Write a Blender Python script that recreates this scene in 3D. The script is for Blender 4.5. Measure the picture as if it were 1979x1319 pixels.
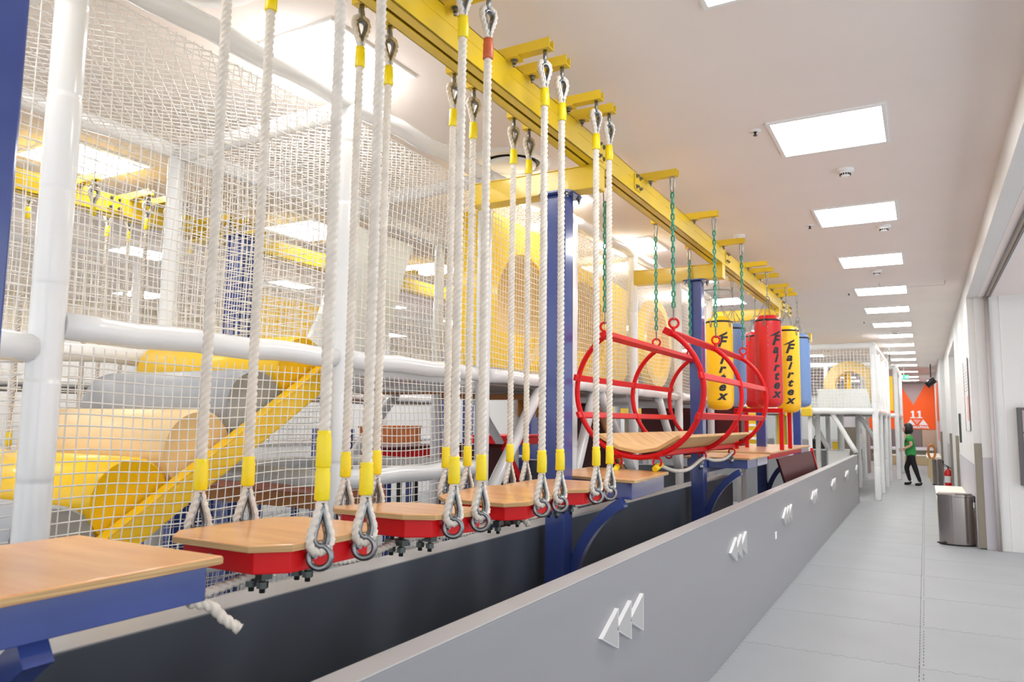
import bpy, math, random
from mathutils import Vector, Matrix
random.seed(7)
S = bpy.context.scene
for o in list(bpy.data.objects): bpy.data.objects.remove(o, do_unlink=True)
COL = S.collection
PI = math.pi
# ------------------------------------------------------------------ camera, world, exposure
cam_d = bpy.data.cameras.new('camera'); cam = bpy.data.objects.new('camera', cam_d); COL.objects.link(cam)
S.camera = cam
CM = ((0.87447133, -0.01205297, 0.48492743), (-0.04063312, 0.99435765, 0.09798881), (-0.48337236, -0.10539252, 0.86904751))
def wrow(r): return Vector((r[0], r[2], -r[1]))
rx, dn, fw = wrow(CM[0]), wrow(CM[1]), wrow(CM[2])
mw = Matrix((( rx.x, -dn.x, -fw.x, 0), (rx.y, -dn.y, -fw.y, 0), (rx.z, -dn.z, -fw.z, 1.4), (0, 0, 0, 1)))
cam.matrix_world = mw
cam_d.sensor_width = 36; cam_d.lens = 36 * 1429.83 / 1979; cam_d.clip_start = .02; cam_d.clip_end = 120
cam_d.dof.use_dof = True; cam_d.dof.focus_distance = 4.2; cam_d.dof.aperture_fstop = 5.6
W = bpy.data.worlds.new('world'); S.world = W; W.use_nodes = True
W.node_tree.nodes['Background'].inputs[0].default_value = (.93, .96, 1, 1)
W.node_tree.nodes['Background'].inputs[1].default_value = 1.0
S.view_settings.view_transform = 'Standard'; S.view_settings.look = 'None'
S.view_settings.gamma = 1; S.view_settings.use_curve_mapping = False
S.view_settings.exposure = 0.85
LIGHT = 12.0          # emission of the ceiling panels

# ------------------------------------------------------------------ materials
def lin(c): return tuple((v / 255 / 12.92) if v / 255 <= .04045 else ((v / 255 + .055) / 1.055) ** 2.4 for v in c)
def mat(name, c, rough=.5, metal=0, noise=0.0, nscale=8, bump=0.0, bscale=60, coat=0, emit=0, spec=.5, stretch=None, c2=None, sheen=0):
    m = bpy.data.materials.new(name); m.use_nodes = True; nt = m.node_tree; b = nt.nodes['Principled BSDF']
    col = lin(c)
    b.inputs['Base Color'].default_value = (*col, 1); b.inputs['Roughness'].default_value = rough
    b.inputs['Metallic'].default_value = metal; b.inputs['Coat Weight'].default_value = coat
    b.inputs['Coat Roughness'].default_value = .08; b.inputs['Specular IOR Level'].default_value = spec
    if emit:
        b.inputs['Emission Color'].default_value = (*col, 1); b.inputs['Emission Strength'].default_value = emit
    if noise or bump:
        tc = nt.nodes.new('ShaderNodeTexCoord'); mp = nt.nodes.new('ShaderNodeMapping')
        nt.links.new(tc.outputs['Object'], mp.inputs[0])
        if stretch: mp.inputs['Scale'].default_value = stretch
    if noise:
        n = nt.nodes.new('ShaderNodeTexNoise'); n.inputs['Scale'].default_value = nscale; n.inputs['Detail'].default_value = 5
        nt.links.new(mp.outputs[0], n.inputs['Vector'])
        mx = nt.nodes.new('ShaderNodeMix'); mx.data_type = 'RGBA'
        a = lin(c2) if c2 else tuple(v * (1 - noise) for v in col)
        mx.inputs[6].default_value = (*col, 1); mx.inputs[7].default_value = (*a, 1)
        rp = nt.nodes.new('ShaderNodeMapRange'); rp.inputs[1].default_value = .35; rp.inputs[2].default_value = .7
        nt.links.new(n.outputs[0], rp.inputs[0]); nt.links.new(rp.outputs[0], mx.inputs[0])
        nt.links.new(mx.outputs[2], b.inputs['Base Color'])
    if bump:
        n2 = nt.nodes.new('ShaderNodeTexNoise'); n2.inputs['Scale'].default_value = bscale; n2.inputs['Detail'].default_value = 3
        nt.links.new(mp.outputs[0], n2.inputs['Vector'])
        bp = nt.nodes.new('ShaderNodeBump'); bp.inputs['Strength'].default_value = bump; bp.inputs['Distance'].default_value = .002
        nt.links.new(n2.outputs[0], bp.inputs['Height']); nt.links.new(bp.outputs[0], b.inputs['Normal'])
    return m
M = dict(
 ceiling=mat('ceiling_paint', (243, 234, 229), .8, noise=.03, nscale=1.2),
 wall=mat('wall_paint', (226, 226, 225), .6, noise=.03, nscale=2),
 cream=mat('cream_paint', (236, 226, 208), .7, noise=.03, nscale=2),
 subfloor=mat('subfloor', (120, 122, 124), .8),
 matgrey=mat('foam_mat', (160, 164, 167), .62, noise=.07, nscale=1.6, bump=.25, bscale=900),
 laminate=mat('grey_laminate', (146, 146, 151), .34, noise=.05, nscale=1.5, stretch=(1, .3, 3)),
 shade_slate=mat('shaded_slate_laminate', (92, 99, 108), .3, noise=.12, nscale=2.5),  # grey laminate darkened to hold the trench shade in its colour
 littop_face=mat('lit_top_and_face_grey', (176, 175, 175), .35),  # lit tone of the partition tops; also the grey of the arrow faces
 taupe=mat('taupe_pad', (140, 132, 118), .6, noise=.05),
 lilac=mat('lilac_grey', (192, 190, 196), .6),
 yellow=mat('yellow_paint', (232, 196, 38), .34, noise=.10, nscale=3, coat=.3),
 navy=mat('navy_paint', (58, 76, 142), .18, noise=.14, nscale=5, coat=.6, bump=.08, bscale=40),
 red=mat('red_paint', (212, 3, 12), .45, noise=.14, nscale=4, spec=.3),
 darkred=mat('dark_red_board', (84, 14, 18), .5, noise=.2, nscale=3),
 ply=mat('birch_ply', (234, 178, 118), .34, noise=.5, nscale=2.6, stretch=(1, 6, 1), c2=(214, 146, 88), coat=.35),
 plyraw=mat('raw_plank', (222, 184, 128), .6, noise=.5, nscale=3, stretch=(1, 7, 1), c2=(198, 152, 96)),
 plyedge=mat('ply_edge', (205, 172, 122), .7, noise=.5, nscale=14, stretch=(.3, .3, 18), c2=(160, 122, 80)),
 rope=mat('white_rope', (232, 223, 211), .8, noise=.16, nscale=25, bump=.5, bscale=500),
 tape=mat('yellow_tape', (240, 214, 20), .35, bump=.6, bscale=70),
 tape2=mat('orange_tape', (196, 96, 60), .4, bump=.3, bscale=50),
 zinc=mat('galvanised_steel', (146, 148, 150), .32, 1.0, noise=.3, nscale=40),
 steel=mat('stainless_steel', (176, 168, 164), .24, 1.0, noise=.2, nscale=4, stretch=(1, 1, .15)),
 darksteel=mat('dark_steel', (84, 90, 88), .4, .9),
 gchain=mat('green_chain', (56, 148, 122), .4, noise=.3, nscale=60),
 padwhite=mat('white_vinyl', (238, 240, 241), .22, noise=.03, nscale=3, coat=.35, bump=.35, bscale=14),
 net=mat('white_net_cord', (240, 236, 230), .75),
 foamy=mat('yellow_vinyl', (252, 204, 14), .38, noise=.04, coat=.15),
 foamb=mat('beige_vinyl', (238, 208, 156), .42, noise=.04),
 foamg=mat('grey_vinyl', (164, 168, 174), .42, noise=.04),
 slide=mat('yellow_plastic', (255, 212, 30), .3, noise=.02, coat=.3),
 slidein=mat('beige_plastic', (250, 220, 146), .4, noise=.04),
 orangepad=mat('orange_pad', (196, 126, 62), .4, noise=.15, nscale=4),
 terracotta=mat('terracotta_pad', (206, 124, 96), .35, noise=.15, nscale=4, coat=.3),
 bagy=mat('yellow_bag', (246, 190, 20), .36, bump=.3, bscale=14),
 bagr=mat('red_bag', (206, 28, 34), .36, bump=.3, bscale=14),
 bagb=mat('blue_bag', (112, 144, 196), .36, bump=.3, bscale=14),
 black=mat('black_rubber', (20, 20, 22), .5), blackgl=mat('black_gloss', (14, 14, 18), .25),
 white=mat('white_plastic', (240, 240, 240), .4), whitesh=mat('white_board', (232, 238, 238), .3, coat=.2),
 orange=mat('orange_wall', (255, 98, 16), .5), mauve=mat('mauve_grey', (176, 160, 158), .6), greybrown=mat('grey_brown', (130, 118, 112), .6),
 tan=mat('tan_panel', (196, 172, 146), .6), benchtop=mat('bench_top', (236, 230, 212), .5), benchside=mat('bench_side', (206, 186, 146), .6),
 deckgrey=mat('deck_vinyl', (168, 166, 178), .5), under=mat('deck_under', (150, 140, 132), .7),
 skin=mat('skin', (226, 176, 150), .55), hair=mat('hair', (22, 18, 20), .4), green=mat('green_polo', (58, 160, 82), .75, bump=.3, bscale=50),
 trousers=mat('black_trousers', (24, 24, 28), .8, bump=.3, bscale=40), sock=mat('dark_socks', (34, 34, 42), .8),
 exitg=mat('exit_green', (30, 160, 110), .4, emit=1.2), lamp=mat('lamp_glow', (255, 250, 244), .4, emit=8),
 firered=mat('extinguisher_red', (210, 16, 24), .25, coat=.5), glassd=mat('dark_frame', (92, 90, 92), .35), lavender=mat('lavender_mat', (206, 200, 226), .5),
 pink=mat('pink_print', (240, 176, 172), .6), brick=mat('brown_crate', (196, 110, 40), .5, noise=.3), counter=mat('counter_grey', (128, 130, 134), .5),
)
def emitmat():
    m = bpy.data.materials.new('panel_diffuser'); m.use_nodes = True; nt = m.node_tree; nt.nodes.clear()
    e = nt.nodes.new('ShaderNodeEmission'); o = nt.nodes.new('ShaderNodeOutputMaterial'); nt.links.new(e.outputs[0], o.inputs[0])
    e.inputs[0].default_value = (1, .985, .97, 1); e.inputs[1].default_value = LIGHT
    return m
M['diff'] = emitmat()

# ------------------------------------------------------------------ mesh builder
class MB:
    def __init__(s): s.v = []; s.f = []; s.sm = []
    def add(s, vs, fs, smooth=False):
        b = len(s.v); s.v += [tuple(v) for v in vs]; s.f += [tuple(i + b for i in f) for f in fs]; s.sm += [smooth] * len(fs); return s
    def box(s, x0, x1, y0, y1, z0, z1, M4=None):
        vs = [Vector((x, y, z)) for z in (z0, z1) for (x, y) in ((x0, y0), (x1, y0), (x1, y1), (x0, y1))]
        if M4 is not None: vs = [M4 @ v for v in vs]
        return s.add(vs, [(3, 2, 1, 0), (4, 5, 6, 7), (0, 1, 5, 4), (1, 2, 6, 5), (2, 3, 7, 6), (3, 0, 4, 7)])
    def prism(s, pts, z0, z1, axis='z', M4=None):
        n = len(pts)
        def mp(p, h): return Vector((p[0], p[1], h)) if axis == 'z' else Vector((h, p[0], p[1])) if axis == 'x' else Vector((p[0], h, p[1]))
        vs = [mp(p, z0) for p in pts] + [mp(p, z1) for p in pts]
        if M4 is not None: vs = [M4 @ v for v in vs]
        return s.add(vs, [tuple(range(n - 1, -1, -1)), tuple(range(n, 2 * n))] + [(i, (i + 1) % n, n + (i + 1) % n, n + i) for i in range(n)])
    def hexa(s, b4, t4):
        return s.add(list(b4) + list(t4), [(3, 2, 1, 0), (4, 5, 6, 7), (0, 1, 5, 4), (1, 2, 6, 5), (2, 3, 7, 6), (3, 0, 4, 7)])
    def tube(s, path, r, n=12, closed=False, caps=True, rad=None, prof=None, twist=0.0, smooth=True, up=None):
        path = [Vector(p) for p in path]; k = len(path)
        T = []
        for i in range(k):
            a = path[(i - 1) % k] if closed or i > 0 else path[i]; b = path[(i + 1) % k] if closed or i < k - 1 else path[i]
            T.append((b - a).normalized())
        u = up if up is not None else (Vector((0, 0, 1)) if abs(T[0].z) < .9 else Vector((1, 0, 0)))
        N = (u - T[0] * u.dot(T[0])).normalized(); vs = []; L = 0
        for i in range(k):
            if i:
                L += (path[i] - path[i - 1]).length
                N = (N - T[i] * N.dot(T[i])).normalized()
            B = T[i].cross(N); a0 = twist * L
            R = rad[i] if rad else r
            for j in range(n):
                a = 2 * PI * j / n; q = R * (prof[j] if prof else 1)
                vs.append(path[i] + (N * math.cos(a + a0) + B * math.sin(a + a0)) * q)
        fs = []
        m = k if closed else k - 1
        for i in range(m):
            for j in range(n):
                i2 = (i + 1) % k; fs.append((i * n + j, i * n + (j + 1) % n, i2 * n + (j + 1) % n, i2 * n + j))
        s.add(vs, fs, smooth)
        if caps and not closed:
            b = len(s.v) - len(vs); s.f.append(tuple(b + j for j in range(n - 1, -1, -1))); s.sm.append(False)
            s.f.append(tuple(b + (k - 1) * n + j for j in range(n))); s.sm.append(False)
        return s
    def cyl(s, p0, p1, r, n=16, **k): return s.tube([p0, p1], r, n, **k)
    def lathe(s, prof, c=(0, 0), n=24, axis='z', M4=None):
        vs = []; fs = []
        for (r, z) in prof:
            for j in range(n):
                a = 2 * PI * j / n; v = Vector((c[0] + r * math.cos(a), c[1] + r * math.sin(a), z))
                vs.append(M4 @ v if M4 is not None else v)
        for i in range(len(prof) - 1):
            for j in range(n): fs.append((i * n + j, i * n + (j + 1) % n, (i + 1) * n + (j + 1) % n, (i + 1) * n + j))
        return s.add(vs, fs, True)
    def torus(s, c, R, r, nrm=(0, 0, 1), n=20, m=8, sx=1.0):
        nn = Vector(nrm).normalized(); a = Vector((0, 0, 1)) if abs(nn.z) < .9 else Vector((1, 0, 0))
        u = (a - nn * a.dot(nn)).normalized(); w = nn.cross(u); c = Vector(c)
        return s.tube([c + u * R * math.cos(2 * PI * i / n) + w * R * sx * math.sin(2 * PI * i / n) for i in range(n)], r, m, closed=True, up=nn)
    def box_at(s, c, d, M3=None):
        M4 = Matrix.Translation(Vector(c)) @ (M3.to_4x4() if M3 is not None else Matrix.Identity(4))
        return s.box(-d[0] / 2, d[0] / 2, -d[1] / 2, d[1] / 2, -d[2] / 2, d[2] / 2, M4)
    def beam(s, p0, p1, w, h, roll=Vector((0, 0, 1))):   # rectangular bar between two points
        p0, p1 = Vector(p0), Vector(p1); t = (p1 - p0).normalized(); b = t.cross(roll).normalized(); u = b.cross(t)
        q = [(-w / 2, -h / 2), (w / 2, -h / 2), (w / 2, h / 2), (-w / 2, h / 2)]
        return s.hexa([p0 + b * x + u * y for x, y in q], [p1 + b * x + u * y for x, y in q])

def _mesh(name, mb, m, origin):
    me = bpy.data.meshes.new(name); o = Vector(origin)
    me.from_pydata([(v[0] - o.x, v[1] - o.y, v[2] - o.z) for v in mb.v], [], mb.f); me.update()
    me.polygons.foreach_set('use_smooth', mb.sm)
    for x in (m if isinstance(m, (list, tuple)) else [m]): me.materials.append(x)
    return me
def finish(o, bevel):
    if bevel:
        b = o.modifiers.new('bevel', 'BEVEL'); b.width = bevel; b.segments = 2; b.limit_method = 'ANGLE'; b.angle_limit = .7
def worldloc(p):
    v = Vector(p.location)
    while p.parent: p = p.parent; v += p.location
    return v
def thing(name, label, cat, loc=(0, 0, 0), group=None):
    o = bpy.data.objects.new(name, None); COL.objects.link(o); o.location = loc; o.empty_display_size = .1
    o['label'] = label; o['category'] = cat
    if group: o['group'] = group
    return o
def part(name, mb, m, parent, bevel=None, label=None, kind=None):
    o = bpy.data.objects.new(name, _mesh(name, mb, m, worldloc(parent))); COL.objects.link(o); o.parent = parent
    finish(o, bevel)
    if label: o['label'] = label
    if kind: o['kind'] = kind
    return o
def single(name, mb, m, label, cat, group=None, bevel=None, kind=None):
    xs = [v[0] for v in mb.v]; ys = [v[1] for v in mb.v]; zs = [v[2] for v in mb.v]
    org = ((min(xs) + max(xs)) / 2, (min(ys) + max(ys)) / 2, min(zs))
    o = bpy.data.objects.new(name, _mesh(name, mb, m, org)); COL.objects.link(o); o.location = org
    finish(o, bevel)
    if label: o['label'] = label; o['category'] = cat
    if group: o['group'] = group
    if kind: o['kind'] = kind
    return o
def struct(name, mb, m, parent=None, bevel=None):
    if parent: return part(name, mb, m, parent, bevel)
    return single(name, mb, m, None, None, kind='structure', bevel=bevel)
def dup(root, loc, label, group=None):
    def rec(o, par):
        c = o.copy(); COL.objects.link(c); c.parent = par
        for ch in o.children: rec(ch, c)
        return c
    kids = list(root.children); r = root.copy(); COL.objects.link(r); r.location = loc; r['label'] = label
    if group: r['group'] = group
    for ch in kids: rec(ch, r)
    return r
def setmat(o, m): o.material_slots[0].link = 'OBJECT'; o.material_slots[0].material = m
import bmesh
def textmb(txt, size, fn, shear=0.0, spacing=1.0, bold=0.0, depth=0, cut=0):
    cu = bpy.data.curves.new('t', 'FONT'); cu.body = txt; cu.size = size; cu.shear = shear; cu.align_x = 'CENTER'; cu.align_y = 'CENTER'
    cu.offset = bold; cu.space_character = spacing; cu.resolution_u = 3; cu.extrude = depth
    ob = bpy.data.objects.new('t', cu); COL.objects.link(ob); bpy.context.view_layer.update()
    me = ob.evaluated_get(bpy.context.evaluated_depsgraph_get()).to_mesh()
    bm = bmesh.new(); bm.from_mesh(me)
    if cut:
        xs = [v.co.x for v in bm.verts]; x = min(xs) + cut
        while x < max(xs):
            bmesh.ops.bisect_plane(bm, geom=bm.verts[:] + bm.edges[:] + bm.faces[:], plane_co=(x, 0, 0), plane_no=(1, 0, 0)); x += cut
    bm.verts.index_update()
    mb = MB(); mb.add([fn(Vector(v.co)) for v in bm.verts], [tuple(v.index for v in f.verts) for f in bm.faces]); bm.free()
    bpy.data.objects.remove(ob); return mb

# ------------------------------------------------------------------ the setting
CZ = 3.1
fl = struct('floor', MB().box(-11, 3.2, -3, 36, -.2, -.012), M['subfloor'])
def mat_tile():            # 1 m jigsaw foam mat; opposite edges carry the same teeth, so tiles interlock
    def edge():
        pts = [(0, 0)]; n = 12
        for i in range(n):
            a = .06 + .88 * i / n; b = .06 + .88 * (i + .5) / n; h = .022
            pts += [(a + .006, 0), (a, h), (b, h), (b - .006, 0)]
        return pts
    E0 = edge(); g = .002; P = [(t, h) for t, h in E0]
    P += [(1 - h, t) for t, h in E0]
    P += [(t, 1 + h) for t, h in reversed(E0[1:])] + [(0, 1)] * 0
    P.append((0, 1)); P += [(-h, t) for t, h in reversed(E0[1:])]
    # counter-clockwise outline: bottom, right, top (reversed), left (reversed)
    P = [(t, h) for t, h in E0] + [(1 + h, t) for t, h in E0] + [(1, 1)] + [(t, 1 + h) for t, h in reversed(E0[1:])] + [(0, 1)] + [(h, t) for t, h in reversed(E0[1:])]
    Q = []
    for p in P:
        if not Q or (abs(Q[-1][0] - p[0]) + abs(Q[-1][1] - p[1])) > 1e-6: Q.append(p)
    return [(.5 + (x - .5) * (1 - 2 * g), .5 + (y - .5) * (1 - 2 * g)) for x, y in Q]
tile = MB().prism(mat_tile(), -.012, 0)
tm = _mesh('floor_mat', tile, M['matgrey'], (0, 0, 0))
for iy in range(2, 30):
    for ix in range(-1, 3):
        if iy >= 10 and ix >= 2: continue
        o = bpy.data.objects.new('floor_mat', tm); COL.objects.link(o); o.parent = fl
        o.location = Vector((-1.085 + ix + (0 if ix >= 0 else 0), iy + .03, 0)) - fl.location
        if ix == -1 and iy < 15: bpy.data.objects.remove(o)
rest = MB().box(-11, -1.115, -3, 36, -.012, -.001).box(-1.115, -1.04, 2.0, 30.06, -.012, -.001).box(-1.115, 3.2, -3, 2.07, -.012, -.001).box(-1.05, 3.2, 30.06, 36, -.012, -.001).box(.94, 3.2, 10.06, 30.06, -.012, -.001)
part('floor_covering', rest, M['matgrey'], fl)
ceil = struct('ceiling', MB().box(-11, .485, -3, 36, CZ, CZ + .1), M['ceiling'])
part('ceiling_joint', MB().box(-.42, .28, 10.33, 10.336, CZ - .0015, CZ).box(.276, .28, 10.0, 10.336, CZ - .0015, CZ).box(-.42, -.416, 9.9, 10.33, CZ - .0015, CZ), M['greybrown'], ceil)
wr = struct('wall_right', MB().box(.485, .75, 10.15, 14.6, 0, CZ + .1).box(.485, .75, 14.6, 17.9, 2.83, CZ + .1).box(.75, .8, 14.4, 18.1, 0, 3.2).box(.485, .6, -3, 10.15, 2.885, CZ + .1)
            .box(.485, .75, 17.9, 22, 0, CZ + .1).box(.385, .75, 22, 34, 0, CZ + .1), M['wall'], bevel=.004)
struct('wall_alcove', MB().box(.56, .665, 10.1, 10.16, 0, 2.885).box(.70, 3.2, 10.07, 10.17, 0, 2.885), M['wall'])
struct('ceiling_alcove', MB().box(.6, .66, -3, 10.1, 2.885, 2.95).box(.72, 3.2, -3, 10.1, 2.885, 2.95), M['ceiling'])
tr = struct('trim_1', MB().box(.655, .668, 10.03, 10.1, 0, 2.885).box(.668, .69, 10.06, 10.1, 0, 2.885).box(.69, .702, 10.03, 10.1, 0, 2.885), M['steel'])
part('track', MB().box(.66, .675, -3, 10.06, 2.87, 2.9).box(.70, .72, -3, 10.06, 2.87, 2.9), M['glassd'], tr)
part('track_plate', MB().box(.675, .70, -3, 10.06, 2.878, 2.9), M['tan'], tr)
struct('trim_2', MB().box(.80, .806, 10.064, 10.07, 0, 2.885), M['white'])
struct('baseboard_right', MB().box(.559, .656, 10.088, 10.1, 0, 1.032).box(.478, .485, 10.2, 14.6, 0, .95), M['lilac'])
struct('trim_3', MB().box(.478, .485, 17.9, 21.9, 0, .95), M['lilac'])
struct('wall_far', MB().box(-11, 3, 34, 34.1, 0, CZ), M['wall'])
struct('wall_left', MB().box(-11, -10.9, -3, 34, 0, CZ), M['cream'])
struct('wall_partition_left', MB().box(-8.6, -8.5, -1, 16, 0, 2.3), M['wall'])
cnt = ['first', 'second', 'third', 'fourth', 'fifth', 'sixth', 'seventh', 'eighth', 'ninth', 'tenth', 'eleventh', 'twelfth', 'thirteenth', 'fourteenth', 'fifteenth']
rows = [(-.42, 'in the row over the aisle', [2.6, 4.55, 6.5, 8.45, 10.45, 12.25, 14.15, 16.0, 17.9, 19.9, 22.0, 24.2, 27.2, 30.2, 32.6]),
        (-2.45, 'in the row above the rope steps', [.6, 2.54, 4.9, 6.75, 8.65, 10.5, 12.4, 14.3, 16.2, 18.1, 20.0, 23.0, 27.0, 30.0, 32.6]),
        (-4.85, 'in the row behind the netted frame', [.9, 2.8, 4.89, 6.8, 8.8, 10.8, 12.8, 14.8, 17.5, 20.5]),
        (-7.2, 'in the second row from the left wall', [.9, 2.8, 4.8, 6.84, 8.8, 10.8, 13.8, 17.0, 21.0]), (-9.6, 'in the fill row added along the left wall', [1.5, 4.0, 6.5, 9.0, 12.0, 15.5])]  # last row is unseen, added to brighten the left background
l0 = None
for X, nm, ys in rows:
    for k, y in enumerate(ys):
        lab = 'square ceiling light, %s from the front %s' % (cnt[k], nm)
        if l0 is None:
            l0 = thing('ceiling_light', lab, 'light', (X, y, CZ), 'square ceiling panel lights'); h = .305
            fr = MB().box(X - h, X + h, y - h, y - h + .02, CZ - .012, CZ).box(X - h, X + h, y + h - .02, y + h, CZ - .012, CZ).box(X - h, X - h + .02, y - h + .02, y + h - .02, CZ - .012, CZ).box(X + h - .02, X + h, y - h + .02, y + h - .02, CZ - .012, CZ)
            part('frame', fr, M['white'], l0)
            part('diffuser', MB().box(X - h + .02, X + h - .02, y - h + .02, y + h - .02, CZ - .008, CZ - .002), M['diff'], l0)
        else: dup(l0, (X, y, CZ), lab)
# smoke detectors, sprinklers, diffusers
def detector(x, y, lab):
    t = thing('smoke_detector', lab, 'smoke detector', (x, y, CZ), 'ceiling smoke detectors')
    part('base', MB().lathe([(0, CZ - .018), (.05, CZ - .018), (.056, CZ - .006), (.056, CZ)], (x, y)), M['white'], t)
    part('sensor', MB().lathe([(0, CZ - .05), (.02, CZ - .05), (.028, CZ - .044), (.034, CZ - .03), (.034, CZ - .018)], (x, y)), M['white'], t)
    s = MB()
    for i in range(14):
        a = 2 * PI * i / 14; s.box_at((x + .0325 * math.cos(a), y + .0325 * math.sin(a), CZ - .036), (.006, .008, .012), Matrix.Rotation(a, 3, 'Z'))
    part('slots', s, M['black'], t)
detector(-.40, 5.3, 'round white smoke detector on the ceiling just behind the nearest aisle light')
detector(-.24, 7.0, 'round white smoke detector behind the second aisle ceiling light')
detector(-.40, 9.06, 'round white smoke detector behind the third aisle ceiling light')
detector(-.42, 15.3, 'small white smoke detector far along the aisle ceiling')
detector(-1.42, 6.8, 'white smoke detector on the ceiling just right of the yellow beam')
def sprinkler(x, y, lab):
    t = thing('sprinkler', lab, 'sprinkler', (x, y, CZ), 'ceiling sprinkler heads')
    part('escutcheon', MB().lathe([(.012, CZ - .008), (.032, CZ - .004), (.035, CZ)], (x, y)), M['white'], t)
    part('head', MB().lathe([(0, CZ - .03), (.012, CZ - .03), (.012, CZ - .026), (.006, CZ - .024), (.008, CZ)], (x, y), 12), M['darksteel'], t)
sprinkler(-.80, 4.34, 'small sprinkler head left of the nearest aisle ceiling light')
sprinkler(-.80, 6.71, 'small sprinkler head left of the second aisle ceiling light')
sprinkler(-.80, 10.5, 'small sprinkler head left of the fourth aisle ceiling light')
sprinkler(-.82, 13.6, 'small sprinkler head farthest down the aisle ceiling')
def airvent(x, y, lab, dark):
    t = thing('air_diffuser', lab, 'air vent', (x, y, CZ), 'round ceiling air diffusers')
    part('outer_ring', MB().lathe([(.19, CZ - .004), (.2, CZ - .02), (.27, CZ - .006), (.275, CZ)], (x, y), 40), M['white'], t)
    part('throat', MB().lathe([(.0, CZ - .001), (.19, CZ - .001), (.2, CZ - .018)], (x, y), 40), M['black'] if dark else M['white'], t)
    part('centre_disc', MB().lathe([(0, CZ - .034), (.15, CZ - .034), (.165, CZ - .028), (.165, CZ - .02), (0, CZ - .02)], (x, y), 40), M['white'], t)
airvent(-2.38, 1.72, 'round white ceiling air diffuser at the top left, near the nearest ropes', False)
airvent(-2.33, 4.15, 'round white ceiling air diffuser with a dark slot above the first navy column', True)
airvent(-2.3, 9.6, 'round white ceiling air diffuser behind the punching bags', False)

# ------------------------------------------------------------------ low partitions
t = thing('low_partition', 'long low grey laminate partition beside the aisle, with white arrow emblems', 'partition', (-1.12, 6.8, 0))
part('panel', MB().box(-1.16, -1.08, -1.2, 14.78, 0, .836), M['laminate'], t, bevel=.003)
part('lit_top', MB().box(-1.161, -1.079, -1.2, 14.78, .836, .842), M['littop_face'], t, bevel=.002)  # paler strip paints the overhead light on the partition top
part('end_post', MB().box(-1.165, -1.075, 14.78, 14.81, 0, .842), M['glassd'], t)
for k, y in enumerate((2.85, 4.93, 6.86, 8.66, 10.6, 12.48, 14.42)):
    for j in range(3 if k < 6 else 2):
        yy = y + (j - 1) * .145; z = .603 + .0 * j
        tri = lambda q: [(yy - .085 * q, z), (yy + .082 * q, z - .075 * q), (yy + .082 * q, z + .075 * q)]
        ar = part('arrow_emblem', MB().prism(tri(1), -1.08, -1.064, 'x'), M['white'], t)
        part('face', MB().prism(tri(.93), -1.064, -1.0632, 'x'), M['littop_face'], ar)
part('socket', MB().box(-1.08, -1.074, 6.28, 6.345, .475, .53), M['white'], t, bevel=.002)
t = thing('low_partition', 'low grey partition behind the navy columns, trench shade in its colour, lit tone on top', 'partition', (-1.88, 3.4, 0))
part('panel', MB().box(-1.95, -1.815, -1, 8.14, 0, .834), M['shade_slate'], t, bevel=.003)
part('lit_top', MB().box(-1.951, -1.814, -1, 8.141, .834, .84), M['littop_face'], t, bevel=.002)
t = thing('low_partition', 'dark grey cross partition far behind the first navy column', 'partition', (-4, 9.35, 0))
part('panel', MB().box(-6, -2.6, 9.3, 9.4, 0, .834), M['shade_slate'], t); part('lit_top', MB().box(-6, -2.6, 9.295, 9.405, .834, .84), M['littop_face'], t)

# ------------------------------------------------------------------ steel frame
def hexbolt(mb, c, r=.011, l=.03, ax=(0, 0, -1)):
    a = Vector(ax); c = Vector(c); mb.tube([c, c + a * .004], r * 1.5, 12, smooth=False); mb.tube([c + a * .004, c + a * .016], r, 6, smooth=False); mb.tube([c + a * .016, c + a * l], r * .55, 8)
    return mb
CX0, CX1 = -1.765, -1.655; CXC = (CX0 + CX1) / 2
colY = [.76, 3.605, 6.4, 9.25, 12.1]
cname = ['at the left edge of the photo, beside the nearest platform', 'just behind the four rope steps', 'behind the red hoop tunnel', 'behind the punching bags', 'farthest away, beyond the last bag']
for k, y in enumerate(colY):
    t = thing('steel_column', 'glossy navy square steel column ' + cname[k], 'column', (CXC, y, 0), 'navy square columns')
    w = .055
    part('post', MB().box(CX0, CX1, y - w, y + w, 0, 2.624), M['navy'], t, bevel=.006)
    part('base_plate', MB().box(CXC - .11, CXC + .11, y - .11, y + .11, 0, .012), M['navy'], t)
    part('cap_plate', MB().prism([(CXC + a, y + b) for a, b in ((-.1, -.07), (-.07, -.1), (.07, -.1), (.1, -.07), (.1, .07), (.07, .1), (-.07, .1), (-.1, .07))], 2.624, 2.634), M['navy'], t)
    for a in (-1, 1):
        for b in (-1, 1): part('bolt', hexbolt(MB(), (CXC + a * .078, y + b * .075, 2.624)), M['zinc'], t)
    n = 18
    if k < 4:
        path = [(CX1 - .01 + .58 * (1 - math.cos((1.02 if k == 0 else 1.06) * i / n)), y + (.055 if k == 1 else .02), .46 + .60 * math.sin(1.06 * i / n)) for i in range(n + 1)]
        part('curved_brace', MB().tube(path, .038, 4, smooth=False, up=Vector((1, 1, 0))), M['navy'], t)
    part('cross_beam', MB().box(-2.27, -1.468, y - .055, y + .055, 2.634, 2.64).box(-2.27, -1.468, y - .055, y + .055, 2.758, 2.764).box(-2.27, -1.468, y - .05, y + .05, 2.64, 2.758), M['yellow'], t, bevel=.002)
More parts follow.
